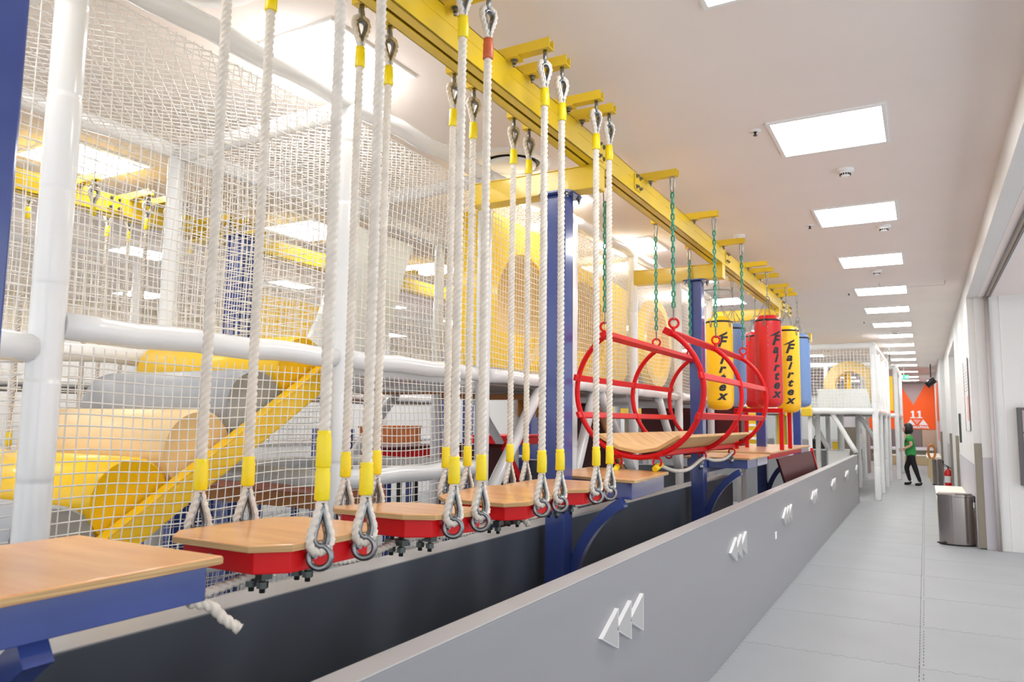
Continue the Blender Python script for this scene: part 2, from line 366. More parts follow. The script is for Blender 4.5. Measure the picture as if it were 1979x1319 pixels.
def overhead(dx, y0, y1, brY, splY, label):
    X0, X1, Z0, Z1 = -1.573 + dx, -1.472 + dx, 2.764, 2.905
    t = thing('overhead_beam', label, 'beam', ((X0 + X1) / 2, (y0 + y1) / 2, Z0))
    for xa, xb in ((X0, (X0 + X1) / 2 - .008), ((X0 + X1) / 2 + .008, X1)):
        out = X0 if xa == X0 else X1; s = 1 if xa == X0 else -1
        c = MB().box(min(out, out + s * .006), max(out, out + s * .006), y0, y1, Z0, Z1).box(xa, xb, y0, y1, Z0, Z0 + .006).box(xa, xb, y0, y1, Z1 - .006, Z1)
        part('channel', c, M['yellow'], t, bevel=.0015)
    g = MB()
    yy = y0 + .2
    while yy < y1 - .3: g.box(X1, X1 + .002, yy, yy + .55, 2.846, 2.849); yy += .72
    part('weld_seam', g, M['yellow'], t)
    for k, y in enumerate(brY):
        b = MB().box(-1.775 + dx, -1.27 + dx, y - .022, y - .018, 2.907, 2.95).box(-1.775 + dx, -1.27 + dx, y + .018, y + .022, 2.907, 2.95).box(-1.775 + dx, -1.27 + dx, y - .018, y + .018, 2.907, 2.911)
        br = part('bracket', b, M['yellow'], t)
        for sx in (X1 + .028, X0 - .028):
            part('clamp_plate', MB().box(min(sx - .03, sx + .03), max(sx - .03, sx + .03), y - .03, y + .03, 2.899, 2.9065), M['yellow'], br)
            part('bolt', hexbolt(MB(), (sx, y, 2.899)), M['zinc'], br)
    for y in splY:
        for sx, q in ((X1, 1), (X0, -1)):
            s = part('splice_plate', MB().prism([(y - .04, 2.79), (y + .04, 2.79), (y + .055, 2.80), (y + .055, 2.885), (y + .04, 2.895), (y - .04, 2.895), (y - .055, 2.885), (y - .055, 2.80)], sx, sx + q * .008, 'x'), M['yellow'], t, bevel=.001)
            for a in (-.03, .03):
                for z in (2.81, 2.875): part('bolt', hexbolt(MB(), (sx + q * .008, y + a, z), .009, .018, (q, 0, 0)), M['zinc'], s)
    return t
stepY = [1.47, 2.055, 2.668, 3.212]; RY = .082
brY = [y + s * RY for y in stepY for s in (-1, 1)] + [4.365, 5.38, 6.31, 7.32, 7.64, 7.97, 8.63, 8.95, 9.245]
overhead(0, -1.2, 10.15, brY, (3.6, 4.19, 6.53, 9.5, 10.02), 'long yellow steel overhead beam carrying ropes, chains and punching bags')

# platforms
def platform(name, label, q, zt, fascia, fh=.075, th=.018, inset=.022, hole=None):
    c = Vector((sum(p[0] for p in q) / 4, sum(p[1] for p in q) / 4, 0))
    t = thing(name, label, 'platform', (c.x, c.y, zt - fh))
    part('top_board', MB().prism(q, zt - th, zt), M['ply'], t, bevel=.003)
    part('board_edge', MB().prism([(c.x + (p[0] - c.x) * 1.0015, c.y + (p[1] - c.y) * 1.0015) for p in q], zt - th + .002, zt - .003), M['plyedge'], t)
    qi = [(p[0] + (inset if p[0] < c.x else -inset), p[1] + (inset if p[1] < c.y else -inset)) for p in q]
    part('frame', MB().prism(qi, zt - th - fh, zt - th), fascia, t, bevel=.002)
    return t, qi
p1, q1 = platform('platform', 'nearest wooden-topped platform with a blue steel fascia at the lower left corner', [(-1.335, .18), (-1.335, 1.13), (-1.86, 1.13), (-1.86, .18)][::1], 1.1, M['navy'])
p2, q2 = platform('platform', 'middle wooden-topped blue platform between the last rope step and the hoop tunnel', [(-1.862, 3.77), (-1.302, 3.64), (-1.35, 4.37), (-1.915, 4.50)], 1.1, M['navy'], fh=.085)
part('bolt', hexbolt(MB(), (-1.47, 3.695, 1.05), .007, .012, (.2, -1, 0)), M['zinc'], p2)
p3, q3 = platform('platform', 'far blue-fronted wooden platform between the hoop tunnel and the punching bags', [(-1.86, 6.47), (-1.3, 6.47), (-1.3, 7.42), (-1.86, 7.42)], 1.1, M['navy'])
part('name_plate', MB().box(-1.3215, -1.319, 6.9, 7.38, 1.015, 1.075), M['deckgrey'], p3)
part('support_arm', MB().box(-1.71, -1.66, 6.456, 7.3, .965, 1.006), M['navy'], p3)
p4, q4 = platform('platform', 'long red-edged wooden deck below the punching bags', [(-1.95, 7.45), (-1.3, 7.45), (-1.3, 10.25), (-1.95, 10.25)], 1.115, M['red'], fh=.05)
part('name_plate', MB().box(-1.3215, -1.318, 9.6, 10.22, 1.04, 1.1), M['deckgrey'], p4)
b = MB().add([(-1.275, 7.7, 1.045), (-1.275, 10.2, 1.045), (-1.275, 11.4, .3), (-1.275, 8.9, .3), (-1.297, 7.7, 1.045), (-1.297, 10.2, 1.045), (-1.297, 11.4, .3), (-1.297, 8.9, .3)],
             [(0, 3, 2, 1), (4, 5, 6, 7), (0, 1, 5, 4), (1, 2, 6, 5), (2, 3, 7, 6), (3, 0, 4, 7)])
t = thing('ramp_board', 'slanting dark red board below the end of the red-edged deck', 'board', (-1.34, 9.4, .3)); part('board', b, M['darkred'], t)
part('edge_strip', MB().beam((-1.28, 10.21, 1.06), (-1.28, 11.42, .3), .05, .03, Vector((1, 0, 0))), M['red'], t)

# ------------------------------------------------------------------ rope steps
lobes = [.66 + .36 * abs(math.cos(1.5 * 2 * PI * j / 15)) ** .7 for j in range(15)]
def ropemb(path, R=.0148, pitch=.06):     # three-strand twisted rope along a path
    pts = [Vector(p) for p in path]; out = [pts[0]]
    for a, b in zip(pts, pts[1:]):
        n = max(1, int((b - a).length / .006))
        out += [a + (b - a) * i / n for i in range(1, n + 1)]
    return MB().tube(out, R * 1.04, 15, prof=lobes, twist=2 * PI / pitch)
def tear(cx, cy, ztip, zend, w, ang, side=0, n=22):   # teardrop loop; tip at ztip, round end at zend
    pts = []; u = Vector((math.cos(ang), math.sin(ang), 0))
    rng = (0, n) if side == 0 else (0, n * 0.62)
    for i in range(int(rng[0]), int(rng[1]) + 1):
        a = i / n; zz = ztip + (zend - ztip) * math.sin(PI * a) ** .8
        x = -w * math.sin(2 * PI * a) * (.45 + .55 * math.sin(PI * a)); pts.append(Vector((cx, cy, zz)) + u * x)
    return pts
ANG = math.radians(68)
TP = [1.7, 1.2, .5, 1.2, 1.7, 1.2, .5, 1.2]; LN = Vector((-math.sin(ANG), math.cos(ANG), 0))
def make_rope(root, x, y, zb, zt, first=True, tape=None, long_sleeve=False):
    """one suspension rope: zb = centre of bottom ring, zt = underside of the bracket"""
    lo, hi = zb + .135, zt - .165
    o = part('rope', ropemb([(x, y, lo + .0), (x, y, hi)]), M['rope'], root)
    part('loop', ropemb(tear(x, y, lo + .01, zb + .012, .031, ANG), .0122), M['rope'], o)
    part('thimble', MB().tube([p + Vector((0, 0, .004)) for p in tear(x, y, lo - .01, zb + .022, .021, ANG)], .008, 8, prof=TP, up=LN), M['zinc'], o)
    part('loop', ropemb(tear(x, y, hi - .01, hi + .115, .032, ANG), .0122), M['rope'], o)
    part('thimble', MB().tube([p for p in tear(x, y, hi + .005, hi + .104, .022, ANG)], .008, 8, prof=TP, up=LN), M['zinc'], o)
    e = .095 if long_sleeve else 0
    def sleeve(z0, z1): return MB().tube([(x, y, z0), (x, y, z0 + .004), (x + .001, y, (z0 + z1) / 2), (x, y, z1 - .018), (x, y, z1 - .012), (x, y, z1)], .019, 14, rad=[.0175, .0192, .0188, .0185, .0165, .0178])
    part('tape_sleeve', sleeve(lo, lo + .085), M['tape'], o)
    if long_sleeve: part('tape_sleeve', sleeve(lo + .08, lo + .17), M['tape'], o)
    part('tape_sleeve', sleeve(hi - .075, hi), tape or M['tape'], o)
    nrm = (math.sin(ANG) * -1, -math.cos(ANG), 0) ; nrm = (-math.sin(ANG) * -1, math.cos(ANG) * -1, 0)
    part('ring', MB().torus((x, y, zb), .028, .0082, (.42, -.9, 0)), M['zinc'], o)
    part('shackle', MB().torus((x, y, zt - .036), .022, .0078, (.9, .42, 0), sx=.75).tube([(x, y, zt - .018), (x, y, zt)], .009, 8), M['zinc'], o)
    return o
ZT = 2.907
def make_step(y, label, long_sleeve=-1, tape2=-1):
    xc = -1.5225; zt = 1.1
    t = thing('hanging_step', label, 'hanging step', (xc, y, zt), 'rope-hung wooden steps')
    def octo(wx, wy, c): return [(xc - wx + c, y - wy), (xc + wx - c, y - wy), (xc + wx, y - wy + c), (xc + wx, y + wy - c), (xc + wx - c, y + wy), (xc - wx + c, y + wy), (xc - wx, y + wy - c), (xc - wx, y - wy + c)]
    part('board', MB().prism(octo(.205, .225, .07), zt - .018, zt), M['ply'], t, bevel=.003)
    part('board_edge', MB().prism(octo(.2056, .2256, .07), zt - .0165, zt - .0025), M['plyedge'], t)
    part('frame', MB().prism(octo(.185, .2, .06), zt - .072, zt - .018), M['red'], t, bevel=.003)
    part('bolt', hexbolt(MB(), (xc - .02, y - .2, zt - .045), .007, .012, (0, -1, 0)), M['zinc'], t)
    k = 0
    for sx in (1, -1):
        for sy in (-1, 1):
            x = xc + sx * .2225; yy = y + sy * RY
            make_rope(t, x, yy, 1.062, ZT, long_sleeve=(k == long_sleeve), tape=M['tape2'] if k == tape2 else None)
            part('eye_bolt', MB().cyl((xc + sx * .185, yy, 1.062), (x - sx * .012, yy, 1.062), .007, 10), M['zinc'], t)
            k += 1
    for sy in (-.07, .09):
        c = MB(); yy = y + sy
        c.box(xc - .036, xc + .036, yy - .018, yy + .018, zt - .116, zt - .098)
        for a in (-.02, .02): c.cyl((xc + a, yy, zt - .15), (xc + a, yy, zt - .072), .0075, 8).tube([(xc + a, yy, zt - .138), (xc + a, yy, zt - .122)], .015, 6, smooth=False)
        part('rope_clamp', c, M['darksteel'], t)
    return t
step0 = make_step(stepY[0], 'nearest rope-hung plywood step on a red frame, beside the nearest blue platform', long_sleeve=0)
steps = [step0]
steps.append(make_step(stepY[1], 'second rope-hung plywood step from the front, one rope top bound in orange-brown tape', tape2=1))
steps.append(dup(steps[1], (-1.5225, stepY[2], 1.1), 'third rope-hung plywood step from the front'))
steps.append(dup(steps[1], (-1.5225, stepY[3], 1.1), 'farthest rope-hung plywood step, right before the middle blue platform'))
for s in steps[2:]:
    for r in s.children:
        for c in r.children:
            if c.material_slots and c.material_slots[0].material == M['tape2']: setmat(c, M['tape'])
for s, a in zip(steps, (0, -3.0, 2.6, .4)):
    for c in s.children:
        if c.name.split('.')[0] in ('board', 'board_edge', 'frame', 'bolt', 'rope_clamp'): c.rotation_euler = (math.radians(a), 0, 0)
path = [(-1.5225, 1.13, 1.0)]
for y in stepY:
    path += [(-1.5225, y - .28, .975 + .0), (-1.5225, y - .16, .985), (-1.5225, y - .06, .998), (-1.5225, y + .1, .998), (-1.5225, y + .18, .985)]
path += [(-1.5225, 3.56, .985), (-1.5225, 3.75, 1.0)]
t = thing('tie_rope', 'white tie rope slung beneath the hanging steps, linking them end to end', 'rope', (-1.5225, 2.4, .95))
def smooth_path(p, k=6):
    out = []; p = [Vector(q) for q in p]
    for i in range(len(p) - 1):
        a = p[max(i - 1, 0)]; b = p[i]; c = p[i + 1]; d = p[min(i + 2, len(p) - 1)]
        for j in range(k):
            u = j / k; out.append(.5 * ((2 * b) + (c - a) * u + (2 * a - 5 * b + 4 * c - d) * u * u + (3 * b - a - 3 * c + d) * u ** 3))
    out.append(p[-1]); return out
part('strand', ropemb(smooth_path(path), .0125), M['rope'], t)
part('loose_end', ropemb(smooth_path([(-1.4, 1.1, 1.0), (-1.385, 1.145, .985), (-1.37, 1.17, .955), (-1.345, 1.195, .93)]), .0125), M['rope'], t)
part('loose_end', ropemb([(-1.50, 2.80, .995), (-1.49, 2.84, .955)], .013), M['rope'], t)

# ------------------------------------------------------------------ chains
def chainmb(p0, p1, L=.042, w=.0125, r=.0042, mb=None, phase=0, n=10, m=6):
    mb = mb or MB(); p0, p1 = Vector(p0), Vector(p1); d = p1 - p0; tot = d.length; t = d.normalized()
    a = Vector((0, 1, 0)) if abs(t.y) < .8 else Vector((1, 0, 0)); u = (a - t * a.dot(t)).normalized(); v = t.cross(u)
    pitch = L - 2.2 * r; k = max(1, round(tot / pitch)); pitch = tot / k
    for i in range(k):
        c = p0 + t * pitch * (i + .5); s = u if (i + phase) % 2 else v; o = v if (i + phase) % 2 else u; h = L / 2 - w
        pts = []
        for j in range(n):
            q = 2 * PI * j / n; pts.append(c + t * (h * (1 if math.cos(q) > 0 else -1) + (w - r) * math.cos(q)) + s * (w - r) * math.sin(q))
        mb.tube(pts, r, m, closed=True, up=o)
    return mb
def oblong(c, h, w, r, nrm):   # carabiner or quick link
    c = Vector(c); nn = Vector(nrm).normalized(); z = Vector((0, 0, 1)); s = z.cross(nn)
    pts = [c + z * ((h / 2 - w) * (1 if math.cos(q) >= 0 else -1) + w * math.cos(q)) + s * w * (1.0 if math.cos(q) > 0 else .7) * math.sin(q) for q in [2 * PI * (j + .5) / 14 for j in range(14)]]
    return MB().tube(pts, r, 8, closed=True, up=nn)

# ------------------------------------------------------------------ red hoop tunnel
HX, HZ, HR = -1.53, 1.585, .405
HY = [4.345, 5.38, 6.31]
t = thing('hoop_tunnel', 'hanging tunnel of three red steel hoops with a plank floor on green chains', 'hanging tunnel', (HX, 5.33, 1.15))
for y in HY:
    a0, a1 = math.radians(118), math.radians(422)
    pts = [(HX + HR * math.cos(a0 + (a1 - a0) * i / 60), y, HZ + HR * math.sin(a0 + (a1 - a0) * i / 60)) for i in range(61)]
    h = part('hoop', MB().tube(pts, .0165, 12), M['red'], t)
def rail(a, w=.042, h=.02, ext=.06):
    a = math.radians(a); c = Vector((HX + (HR + .0) * math.cos(a), 0, HZ + HR * math.sin(a))); rd = Vector((math.cos(a), 0, math.sin(a)))
    p0 = c + Vector((0, HY[0] - ext, 0)); p1 = c + Vector((0, HY[2] + ext, 0))
    return part('rail', MB().beam(p0, p1, w, h, rd), M['red'], t, bevel=.003)
for a in (120, 60, 168, 12, 202, -22): rail(a, .045 if a in (120, 60) else .04, .04 if a in (120, 60) else .018)
for a in (250, 290): rail(a, .03, .03, .02)
def plankring():
    angs = [232, 251.5, 270.5, 289.5, 308]; r = HR - .022
    P = [Vector((HX + r * math.cos(math.radians(a)), 0, HZ + r * math.sin(math.radians(a)))) for a in angs]
    P[0] += Vector((-.03, 0, .02)); P[-1] += Vector((.03, 0, .02)); return P
P = plankring()
for a, b in zip(P, P[1:]):
    d = (b - a); nn = Vector((-d.z, 0, d.x)).normalized() * .02; g = d.normalized() * .0015
    y = 4.33; ends = [5.0, 5.75, 6.33] if a is P[0] or a is P[2] else [4.9, 5.55, 6.33]
    y = 4.33
    for e in ends:
        y0, y1 = y + .0012, e - .0012
        A, B = a + g, b - g
        part('plank', MB().hexa([(A.x, y0, A.z), (B.x, y0, B.z), (B.x, y1, B.z), (A.x, y1, A.z)], [(A.x + nn.x, y0, A.z + nn.z), (B.x + nn.x, y0, B.z + nn.z), (B.x + nn.x, y1, B.z + nn.z), (A.x + nn.x, y1, A.z + nn.z)]), M['plyraw'], t, bevel=.0015)
        y = e
for y in HY:
    for sx in (1, -1):
        x = HX + .03 + sx * .2225 if sx > 0 else HX + .03 - .2425
        x = -1.30 if sx > 0 else -1.745
        er = part('eye_ring', MB().torus((x, y, 1.99), .028, .0075, (.45, -.9, 0)).tube([(x, y, 1.965), (x + (-.01 if sx > 0 else .01), y, 1.935)], .012, 8), M['red'], t)
        part('quick_link', oblong((x, y, 2.045), .075, .013, .0042, (.9, .42, 0)), M['zinc'], er, label='galvanised quick link')
        part('chain', chainmb((x, y, 2.085), (x, y, 2.80), .047, .0148, .0058), M['gchain'], er, label='green coated chain')
        part('carabiner', oblong((x, y, 2.852), .1, .014, .0042, (.45, -.9, 0)), M['zinc'], er, label='galvanised carabiner')
for y in HY:
    part('lower_hook', MB().torus((-1.41, y, 1.155), .026, .006, (0, 1, 0)).cyl((-1.41, y, 1.17), (-1.41, y, 1.2), .008, 8), M['red'], t)
    part('lower_hook', MB().torus((-1.66, y, 1.155), .026, .006, (0, 1, 0)).cyl((-1.66, y, 1.17), (-1.66, y, 1.2), .008, 8), M['red'], t)
sp = smooth_path([(-1.41, 4.36, 1.14), (-1.39, 4.62, 1.09), (-1.39, 4.95, 1.085), (-1.40, 5.36, 1.14), (-1.39, 5.6, 1.115), (-1.39, 5.95, 1.11), (-1.41, 6.32, 1.15)])
tr2 = thing('tie_rope', 'white guard rope sagging under the right side of the hoop tunnel', 'rope', (-1.4, 5.35, 1.08))
part('strand', ropemb(sp, .0125), M['rope'], tr2)
for y in (5.36, 6.34):
    c = MB()
    for dy in (-.02, .02): c.cyl((-1.42, y + dy, 1.06), (-1.42, y + dy, 1.15), .007, 8).tube([(-1.42, y + dy, 1.075), (-1.42, y + dy, 1.09)], .013, 6, smooth=False)
    c.box(-1.437, -1.402, y - .032, y + .032, 1.10, 1.118); part('rope_clamp', c, M['zinc'], tr2)
part('tape_sleeve', MB().cyl((-1.415, 4.31, 1.115), (-1.405, 4.40, 1.14), .018, 12), M['tape'], tr2)
tr3 = thing('tie_rope', 'short white rope with a yellow sleeve hooked under the hoop tunnel', 'rope', (-1.66, 4.3, 1.05))
part('strand', ropemb([(-1.66, 4.345, 1.13), (-1.66, 4.33, 1.10), (-1.66, 4.1, 1.03)], .0125), M['rope'], tr3)
part('tape_sleeve', MB().cyl((-1.66, 4.335, 1.12), (-1.66, 4.27, 1.09), .018, 12), M['tape'], tr3)

# ------------------------------------------------------------------ punching bags
def bag(x, y, z0, z1, m, label, face, r=.128):
    t = thing('punching_bag', label, 'punching bag', (x, y, z0), 'hanging punching bags')
    pr = [(0, z0), (r * .5, z0 + .003), (r * .8, z0 + .018), (r * .96, z0 + .05), (r, z0 + .1), (r, z1 - .09), (r * .97, z1 - .05), (r * .86, z1 - .02), (r * .6, z1 - .004), (0, z1)]
    part('body', MB().lathe(pr, (x, y), 40), m, t)
    part('band', MB().lathe([(r * .985, z1 - .068), (r * 1.012, z1 - .066), (r * 1.0, z1 - .05), (r * .96, z1 - .048)], (x, y), 40), M['black'], t)
    part('bottom_seam', MB().lathe([(r * .985, z0 + .085), (r * 1.008, z0 + .082), (r * .985, z0 + .079)], (x, y), 40), m, t)
    sw = z1 + .17
    for k in range(4):
        a = face + PI / 4 + k * PI / 2; px, py = x + r * 1.01 * math.cos(a), y + r * 1.01 * math.sin(a)
        part('d_ring', MB().torus((px, py, z1 - .075), .013, .0035, (math.cos(a), math.sin(a), 0), n=12, m=6).box_at((px, py, z1 - .10), (.004, .02, .03), Matrix.Rotation(a, 3, 'Z')), M['zinc'], t)
        part('chain', chainmb((px, py, z1 - .06), (x + .012 * math.cos(a), y + .012 * math.sin(a), sw - .02), .032, .0085, .0026), M['zinc'], t)
    part('swivel', MB().torus((x, y, sw), .022, .004, (.45, -.9, 0), n=16), M['zinc'], t)
    part('chain', chainmb((x, y, sw + .018), (x, y, 2.83), .036, .0095, .003), M['zinc'], t)
    part('carabiner', oblong((x, y, 2.862), .09, .012, .0036, (.45, -.9, 0)), M['zinc'], t)
    # lettering wrapped on the bag, one letter below the other
    L = MB(); zt = z1 - .235; H = (zt - (z0 + .13)) / 6.4
    for i, ch in enumerate('Fairtex'):
        zc = zt - H * (i + .35) ; sz = .14 if i == 0 else .118
        ca, sa = math.cos(math.radians(-8)), math.sin(math.radians(-8))
        def fn(v, zc=zc, sc=(1.0 if i else .95)):
            u = v.x * 1.15; w = v.y
            a = face + (-u * -1) / r
            return Vector((x + (r + .0014) * math.cos(a), y + (r + .0014) * math.sin(a), zc + w))
        q = textmb(ch, sz, fn, shear=.3, bold=.005, cut=.008); L.add(q.v, q.f)
    # the flourish over the F
    n = 10; top = []; bot = []
    for i in range(n + 1):
        u = -.055 + .12 * i / n; a = face + u / r; zz = zt + .012 + .052 * (i / n) ** 1.2; th = .021 * math.sin(PI * min(1, .12 + .88 * (1 - i / n * .75))) + .003
        top.append((x + (r + .0014) * math.cos(a), y + (r + .0014) * math.sin(a), zz + th / 2)); bot.append((x + (r + .0014) * math.cos(a), y + (r + .0014) * math.sin(a), zz - th / 2))
    L.add(top + bot, [(i, i + 1, n + 2 + i, n + 1 + i) for i in range(n)])
    part('lettering', L, M['black'], t)
    if m is M['bagr']:
        s = MB()
        for i in range(5):
            a = face - .55; s.lathe([(0, 0), (.005, .001), (.0055, 0)], (0, 0), 8, M4=Matrix.Translation((x + (r + .001) * math.cos(a), y + (r + .001) * math.sin(a), z1 - .13 - i * .045)) @ Matrix.Rotation(a, 4, 'Z') @ Matrix.Rotation(PI / 2, 4, 'Y'))
        part('rivets', s, M['zinc'], t)
def fa(x, y, d): return math.atan2(-y, -x) + math.radians(d)
bag(-1.735, 7.32, 1.515, 2.433, M['bagy'], 'yellow punching bag with black lettering, nearest, just behind the hoop tunnel', fa(-1.735, 7.32, 6))
bag(-1.745, 7.97, 1.56, 2.44, M['bagb'], 'blue punching bag half hidden right behind the nearest yellow one', fa(-1.745, 7.97, -60))
bag(-1.33, 7.64, 1.545, 2.465, M['bagr'], 'large red punching bag with black lettering, in front of the others on the right', fa(-1.33, 7.64, 30))
bag(-1.70, 8.95, 1.56, 2.46, M['bagr'], 'red punching bag mostly hidden behind the blue and front red ones', fa(-1.7, 8.95, -80))
bag(-1.30, 8.63, 1.51, 2.47, M['bagy'], 'yellow punching bag with black lettering hanging right of the red bags', fa(-1.3, 8.63, 6), .125)
bag(-1.27, 9.245, 1.58, 2.45, M['bagb'], 'blue punching bag farthest right, behind the right yellow one', fa(-1.27, 9.245, -70))

# red gate frames standing on the deck
def gate(y, lab, zt):
    t = thing('gate_frame', lab, 'frame', (-1.55, y, 1.115))
    part('leg', MB().box(-1.335, -1.295, y - .02, y + .02, 1.115, zt), M['red'], t, bevel=.002)
    part('leg', MB().box(-1.80, -1.76, y - .02, y + .02, 1.115, zt), M['red'], t, bevel=.002)
    part('top_bar', MB().box(-1.80, -1.295, y - .02, y + .02, zt, zt + .04), M['red'], t, bevel=.002)
gate(8.2, 'red square-tube gate frame on the deck below the front red bag', 1.51)
gate(8.74, 'red square-tube gate frame farther back on the deck, under the right yellow bag', 1.51)

# ------------------------------------------------------------------ nets
NET_R = .0022
def netmb(P0, U, V, lu, lv, pitch=.038, r=NET_R, sag=.02, nrm=None, diag=False, seed=0, mb=None):
    """knotted cord net over the rectangle P0 + u U + v V; gentle sag along the normal"""
    mb = mb or MB(); P0, U, V = Vector(P0), Vector(U), Vector(V); N = U.cross(V).normalized(); rnd = random.Random(seed)
    ph = [rnd.uniform(0, 6) for _ in range(6)]
    def pos(u, v):
        e = min(1, 5 * min(u / lu, 1 - u / lu, v / lv, 1 - v / lv) + .02) if min(u, v) > -1 else 0
        d = sag * e * (math.sin(2.3 * u + ph[0]) + .6 * math.sin(3.9 * v + ph[1] + u)) * .6
        du = .008 * e * math.sin(7 * v + ph[2] + 2 * u); dv = .008 * e * math.sin(6 * u + ph[3] + 3 * v) - .25 * sag * math.sin(PI * u / lu) * (0 if diag else 1)
        return P0 + U * (u + du) + V * (v + dv) + N * d
    def cord(a, b, step):
        L = math.hypot(b[0] - a[0], b[1] - a[1]); n = max(1, int(round(L / step)))
        mb.tube([pos(a[0] + (b[0] - a[0]) * i / n, a[1] + (b[1] - a[1]) * i / n) for i in range(n + 1)], r, 4, caps=False, smooth=True, up=N)
    if not diag:
        for i in range(int(lu / pitch) + 1): cord((i * pitch, 0), (i * pitch, lv), pitch * 3)
        for j in range(int(lv / pitch) + 1): cord((0, j * pitch), (lu, j * pitch), pitch * 3)
    else:
        p = pitch * 1.414; k = int((lu + lv) / p) + 1
        for i in range(-k, k + 1):
            c = i * p                      # u - v = c
            u0 = max(0, c); u1 = min(lu, lv + c)
            if u1 - u0 > .01: cord((u0, u0 - c), (u1, u1 - c), pitch * 3)
            c = i * p                      # u + v = c
            u0 = max(0, c - lv); u1 = min(lu, c)
            if u1 - u0 > .01: cord((u0, c - u0), (u1, c - u1), pitch * 3)
    return mb

# ------------------------------------------------------------------ padded climbing frame
FX, BX = -2.35, -3.6
PY = [-.03, 1.28, 2.59, 3.86, 5.17, 6.55, 8.0, 9.4]
def topz(y): return 2.855 + .022 * max(0, min(y, 6) - .5) * 1.0
frame = thing('climbing_frame', 'long white vinyl-padded tube climbing frame hung with white netting', 'climbing frame', (-2.98, 4.7, 0))
def padpost(x, y, z0, z1, r, par, nseg=.3):
    pts = []; rad = []; z = z0; k = 0
    while z < z1 - .02:
        z2 = min(z1, z + nseg); pts += [(x, y, z), (x, y, z + .012), (x, y, z2 - .012), (x, y, z2 - .001)]; q = r * (1 + .012 * math.sin(k * 2.1)); rad += [q * .975, q, q, q * .975]; z = z2; k += 1
    return part('post', MB().tube(pts, r, 20, rad=rad), M['padwhite'], par)
def padrail(p0, p1, r, par, name='rail', wob=.004):
    p0, p1 = Vector(p0), Vector(p1); n = max(2, int((p1 - p0).length / .12)); pts = []; rad = []
    for i in range(n + 1):
        pts.append(p0 + (p1 - p0) * i / n + Vector((0, 0, wob * math.sin(i * 1.7 + p0.y)))); rad.append(r * (1 + .02 * math.sin(i * 2.3)))
    return part(name, MB().tube(pts, r, 18, rad=rad), M['padwhite'], par)
for i, y in enumerate(PY):
    padpost(FX, y, 0, topz(y) - .02, .05 if i < 2 else .045, frame)
    padpost(BX, y, 0, topz(y) - .04, .045, frame)
    padrail((FX - .02, y, topz(y) - .03), (BX, y, topz(y) - .05), .045, frame)
for a, b in zip(PY, PY[1:]):
    padrail((FX, a, topz(a)), (FX, b, topz(b)), .045, frame, wob=.006)
    padrail((BX, a, topz(a) - .03), (BX, b, topz(b) - .03), .045, frame)
    if a > 0: padrail((FX, a + .04, 1.672), (FX, b - .04, 1.672), .044, frame)
    else: padrail((FX, a + .04, 1.6), (FX, b - .04, 1.6), .044, frame)
    padrail((BX, a + .04, 1.70 if a > 0 else 1.62), (BX, b - .04, 1.70 if a > 0 else 1.62), .044, frame)
for y in PY[3:]: padrail((FX - .03, y, 1.60), (BX, y, 1.60), .035, frame)
padrail((FX, 2.63, 1.115), (FX, 3.82, 1.115), .045, frame)
padrail((FX, 1.32, .86), (FX, 2.55, .86), .04, frame)
padrail((FX - .05, 2.59, 1.12), (BX, 2.59, 1.12), .04, frame); padrail((FX - .05, 3.86, 1.115), (BX, 3.86, 1.115), .04, frame)
padrail((BX, 2.63, 1.1), (BX, 3.82, 1.1), .04, frame)
for (x, y0, z0, y1, z1) in ((FX, 4.62, 1.60, 3.9, .88), (BX, 4.62, 1.60, 3.9, .88), (FX, 5.75, 1.62, 6.5, .95), (BX, 5.75, 1.62, 6.5, .95), (FX, 5.6, 1.62, 5.2, .9), (FX, 7.3, 1.62, 7.95, .9), (BX, 7.3, 1.62, 7.95, .9)):
    padrail((x, y0, z0), (x, y1, z1), .04, frame, 'brace')
sd = 0
for i, (a, b) in enumerate(zip(PY, PY[1:])):
    for X, zlo in ((FX, 1.71), (BX, 1.74)):
        sd += 1; part('net_panel', netmb((X - .02, a + .05, zlo), (0, 1, 0), (0, 0, 1), b - a - .1, topz(a) - zlo - .05, .038, seed=sd, sag=.03), M['net'], frame, kind='stuff')
    sd += 1; part('roof_net', netmb((BX + .04, a + .04, topz(a) - .05), (1, 0, 0), (0, 1, 0), FX - BX - .08, b - a - .08, .046, r=.003, seed=sd, sag=.012, diag=True), M['net'], frame, kind='stuff')
    if i < 3:
        for X in (FX, BX):
            sd += 1; part('net_panel', netmb((X - .02, a + .05, .3), (0, 1, 0), (0, 0, 1), b - a - .1, 1.32, .038, seed=sd, sag=.04, r=.0025), M['net'], frame, kind='stuff')
    if i in (2, 5): sd += 1; part('net_panel', netmb((BX + .05, a, 1.74), (1, 0, 0), (0, 0, 1), FX - BX - .1, 1.05, .038, seed=sd), M['net'], frame, kind='stuff')
part('deck', MB().box(-3.55, -2.41, 3.92, 9.4, 1.63, 1.735), M['deckgrey'], frame, bevel=.01, label='grey vinyl deck between the posts')
part('deck_underside', MB().box(-3.55, -2.41, 3.92, 9.4, 1.615, 1.629), M['under'], frame)
part('deck', MB().box(-3.55, -2.41, 2.75, 3.8, 1.60, 1.66), M['padwhite'], frame, bevel=.02)
part('wooden_edge', MB().box(-3.5, -2.42, 5.1, 5.2, 1.555, 1.6).box(-3.5, -2.42, 3.98, 4.06, 1.56, 1.6), M['orangepad'], frame)
